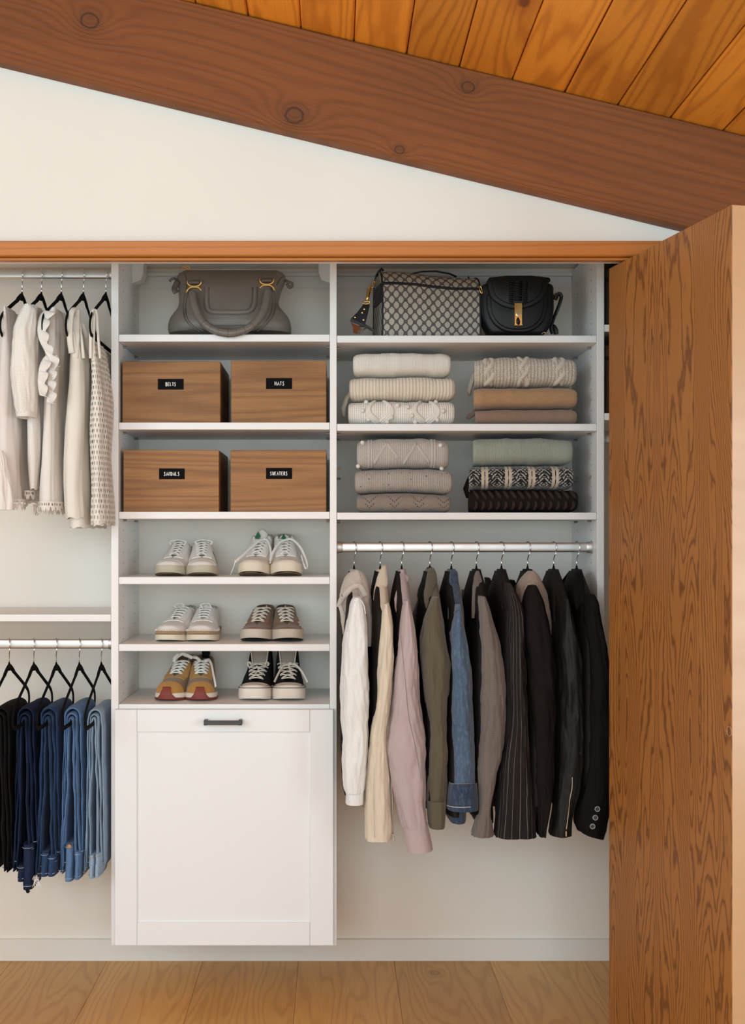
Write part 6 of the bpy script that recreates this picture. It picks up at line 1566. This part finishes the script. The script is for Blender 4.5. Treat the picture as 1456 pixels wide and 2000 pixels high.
# T5 crochet
t, x, zn = top('camisole', 'openwork crochet camisole with thin straps beside the white panel', 207, 'black hanger under the crochet camisole', 1024, 'top')
slab([(668, 177, 189), (690, 175, 194), (730, 173, 199), (780, 172, 204), (840, 171.5, 206), (892, 171, 207), (960, 171, 208), (1010, 171, 209), (1024, 172, 209)], 5, -.490, -.16, cap=True).build('body', MT['t_crochet'], t, smooth=70)
slab([(1008, 173, 208), (1026, 174, 207)], 15, -.486, -.17, wob=.002).build('lining', MT['t_cream'], t, smooth=70)
slab([(700, 179, 192), (780, 176, 200), (900, 175, 203), (1010, 175, 204)], 16, -.482, -.17, wob=.003).build('lining', MT['t_white'], t, smooth=70)
strap([(177, 700, 3.20), (177, 660, 3.197), (178, 625, 3.198), (180, 609, 3.205), (185, 605, 3.215), (189, 611, 3.215), (191, 640, 3.21), (193, 670, 3.205), (196, 700, 3.205)], .0045, MT['t_cream'], flat=.7)
strap([(182, 705, 3.205), (183, 660, 3.21), (184, 630, 3.213), (185, 607, 3.217)], .0040, MT['t_cream'], flat=.7)
# ------------------------------------------------------------------ jeans on the lower left rod
MT['dn_black'] = m_fabric('black_denim', (.012, .0115, .012), 800, .3, .2)
MT['dn_navy'] = m_fabric('navy_denim', (.016, .026, .062), 800, .3, .2, mottled=.15, mcol=(.04, .06, .11))
MT['dn_mid'] = m_fabric('mid_blue_denim', (.020, .052, .130), 800, .3, .25, mottled=.30, mcol=(.06, .115, .22), streak=.25, sheen=.05)
MT['dn_blue'] = m_fabric('washed_blue_denim', (.095, .190, .360), 800, .3, .2, mottled=.3, mcol=(.20, .32, .48), streak=.3, sheen=.05)
MT['dn_light'] = m_fabric('light_wash_denim', (.27, .385, .520), 800, .3, .15, mottled=.3, mcol=(.42, .51, .60), streak=.3, sheen=.05)
MT['st_gold'] = m_plain('ochre_thread', (.40, .30, .17), .9); MT['st_pale'] = m_plain('pale_blue_thread', (.42, .47, .52), .9)
MT['copper'] = m_metal('copper_button', (.55, .28, .13), .35)
JG = 'jeans on the lower left rod'
def drape(x, zbar, off, zl, zr, thick, seed, y0, y1, spread=.010, n=26):
    """one folded leg laid over the hanger bar: a slab following an inverted U in the xz plane"""
    P = []
    for q in np.linspace(0, 1, 30): P.append((x-off-spread*(1-q)**1.2*(1+.2*seed % 1), zl+(zbar+.002-zl)*q))
    for q in np.linspace(0, pi, 12)[1:-1]: P.append((x-off*math.cos(q), zbar+.002+max(off, .008)*math.sin(q)))
    for q in np.linspace(0, 1, 30): P.append((x+off+spread*q**1.2, zbar+.002+(zr-zbar-.002)*q))
    rs = []
    for i, (px_, pz) in enumerate(P):
        a, b = P[max(i-1, 0)], P[min(i+1, len(P)-1)]; tx, tz = b[0]-a[0], b[1]-a[1]; L = math.hypot(tx, tz) or 1; nx_, nz_ = -tz/L, tx/L
        side = 1 if i > len(P)/2 else -1
        ring = []; wv = .0055*nz(pz*7, seed*3.3+side*5, 0)+.0022*nz(pz*24, seed, side*3.0)
        e = min(i, len(P)-1-i)
        for q in range(n):
            an = 2*pi*q/n; cc, ss = math.cos(an), math.sin(an)
            th_ = thick/2*(1+.45*nz(pz*13+q*.0, ss*2+seed, 4)+.25*nz(pz*38, ss*3, seed))*(1 if e > 1 else .8)
            yy = (y0+y1)/2+(y1-y0)/2*sgnpow(ss, .6)+.004*nz(pz*7, seed+side, 9)
            ring.append((px_+nx_*th_*sgnpow(cc, .7)+wv*(.0 if 28 < i < 42 else 1), yy, pz+nz_*th_*sgnpow(cc, .7)))
        rs.append(ring)
    m = MB(); m.rings(rs, True, True, True); return m
def line3(t, pts, r, mat, name='stitching'): m = MB(); m.tube(pts, r, 5); return m.build(name, MT[mat], t, smooth=179)
def jeans(label, px, hlab, mat, seed, legs, st, blocks=(), yf=-.408, yb=-.175, seams=()):
    """legs: (offset, thickness, left hem py, right hem py); blocks: (dx, width, py top, py bottom) hanging waistbands or pockets"""
    hanger(hlab, px, ZR_L2); x = X(px, 3.40); zbar = ZR_L2-.066-.145
    t = thing('jeans', label, 'jeans', (x, YROD, Z(1720, 3.3)), JG)
    for i, (off, th_, l, r) in enumerate(legs):
        drape(x, zbar+.006*i, off, Z(l, 3.3), Z(r, 3.3), th_, seed+i*1.7, yf+.010*((i*7+seed*3) % 3), yb).build('leg', MT[mat], t, smooth=75)
        for sgn, py in ((-1, l), (1, r)):
            z0 = Z(py, 3.3)
            # hem stitching across the front edge of each fold
            xx = x+sgn*(off+.010); hw = th_*.5
            line3(t, [(xx-hw, yf+.010, z0+.012), (xx-hw*.5, yf-.0005, z0+.012), (xx+hw*.5, yf-.0005, z0+.012), (xx+hw, yf+.010, z0+.012)], .0006, st)
    for (dx, w, p0, p1, kind) in blocks:
        z1, z0 = Z(p0, 3.28), Z(p1, 3.28); rs = []
        for q in np.linspace(0, 1, 10):
            z = z1+(z0-z1)*q; b = w/2*(1+.10*math.sin(q*pi)); rs.append(ring_se(x+dx+.001*math.sin(q*5), yf+.055, z, b, .066, 30, .62, .0012, seed+dx*50, z*20))
        m = MB(); m.rings(rs, True, True, True); bo_ = m.build('waistband' if kind != 'pocket' else 'back_pocket', MT[mat], t, smooth=70)
        yy = yf-.0125
        for zz in ((z0+.010, z1-.006) if kind != 'pocket' else (z0+.012, z1-.008)):
            line3(t, [(x+dx-w*.50, yy+.012, zz), (x+dx-w*.3, yy+.001, zz-.0006), (x+dx+w*.3, yy+.001, zz-.0006), (x+dx+w*.50, yy+.012, zz)], .0007, st)
        if kind == 'loop':
            m = MB(); m.box(x+dx-.004, x+dx+.004, yy-.001, yy+.004, z0+.004, z0+.038, .001); m.build('belt_loop', MT[mat], t, smooth=0)
        if kind == 'button':
            c = (x+dx+.004, yy, z1-.002); m = MB(); m.tube([(c[0], c[1]+.003, c[2]), (c[0], c[1]-.003, c[2])], .0055, 14); m.build('button', MT['copper'], t, smooth=40)
    return t, x, zbar
jeans('black jeans at the left edge of the jeans row', 18, 'black hanger holding the black jeans', 'dn_black', 1, ((.005, .0095, 1690, 1700), (.013, .0095, 1712, 1704), (.0215, .010, 1700, 1690)), 'dn_navy')
t, x, zb_ = jeans('dark navy jeans with back pocket showing', 66, 'black hanger holding the navy jeans', 'dn_navy', 2, ((.005, .0095, 1700, 1690), (.013, .0095, 1688, 1664), (.0215, .010, 1704, 1650)), 'st_pale', ((.012, .030, 1650, 1738, 'pocket'), (-.006, .022, 1690, 1722, 'loop')))
leaf_strip([(52, 1736, 3.27), (54, 1742, 3.27), (57, 1739, 3.27)], .004, 'fabric_corner', MT['dn_black'], .5, t)
t, x, zb_ = jeans('mid blue jeans with frayed white hem threads', 110, 'black hanger holding the mid blue jeans', 'dn_mid', 3, ((.005, .0095, 1698, 1690), (.013, .0095, 1712, 1688), (.0215, .010, 1722, 1670)), 'st_pale', ((-.006, .022, 1665, 1712, 'loop'), (.014, .022, 1672, 1712, 'loop')))
m = MB(); rf = random.Random(5)
for i in range(16):
    p = [(69+rf.uniform(-3, 8), 1708+rf.uniform(0, 5), 3.28)]
    for k_ in range(5): p.append((p[-1][0]+rf.uniform(-3.5, 4.5), p[-1][1]+rf.uniform(3, 10 if i < 4 else 5), 3.275))
    m.tube([W(*q) for q in crom(p, 20)], .0006, 4)
o = m.build('frayed_threads', MT['lace_white'], t, smooth=179); o['kind'] = 'stuff'
jeans('washed blue jeans with copper button', 155, 'black hanger holding the washed blue jeans', 'dn_blue', 4, ((.005, .0095, 1690, 1682), (.013, .0095, 1706, 1690), (.0215, .010, 1706, 1668)), 'st_pale', ((-.004, .024, 1650, 1722, 'button'), (.020, .018, 1664, 1718, 'loop')))
t, x, zb_ = jeans('light wash jeans beside the white panel', 198, 'black hanger holding the light wash jeans', 'dn_light', 5, ((.004, .008, 1690, 1690), (.0105, .008, 1700, 1700), (.017, .008, 1710, 1690)), 'st_gold', ((-.004, .018, 1670, 1716, 'loop'), (.012, .016, 1668, 1714, 'loop')))
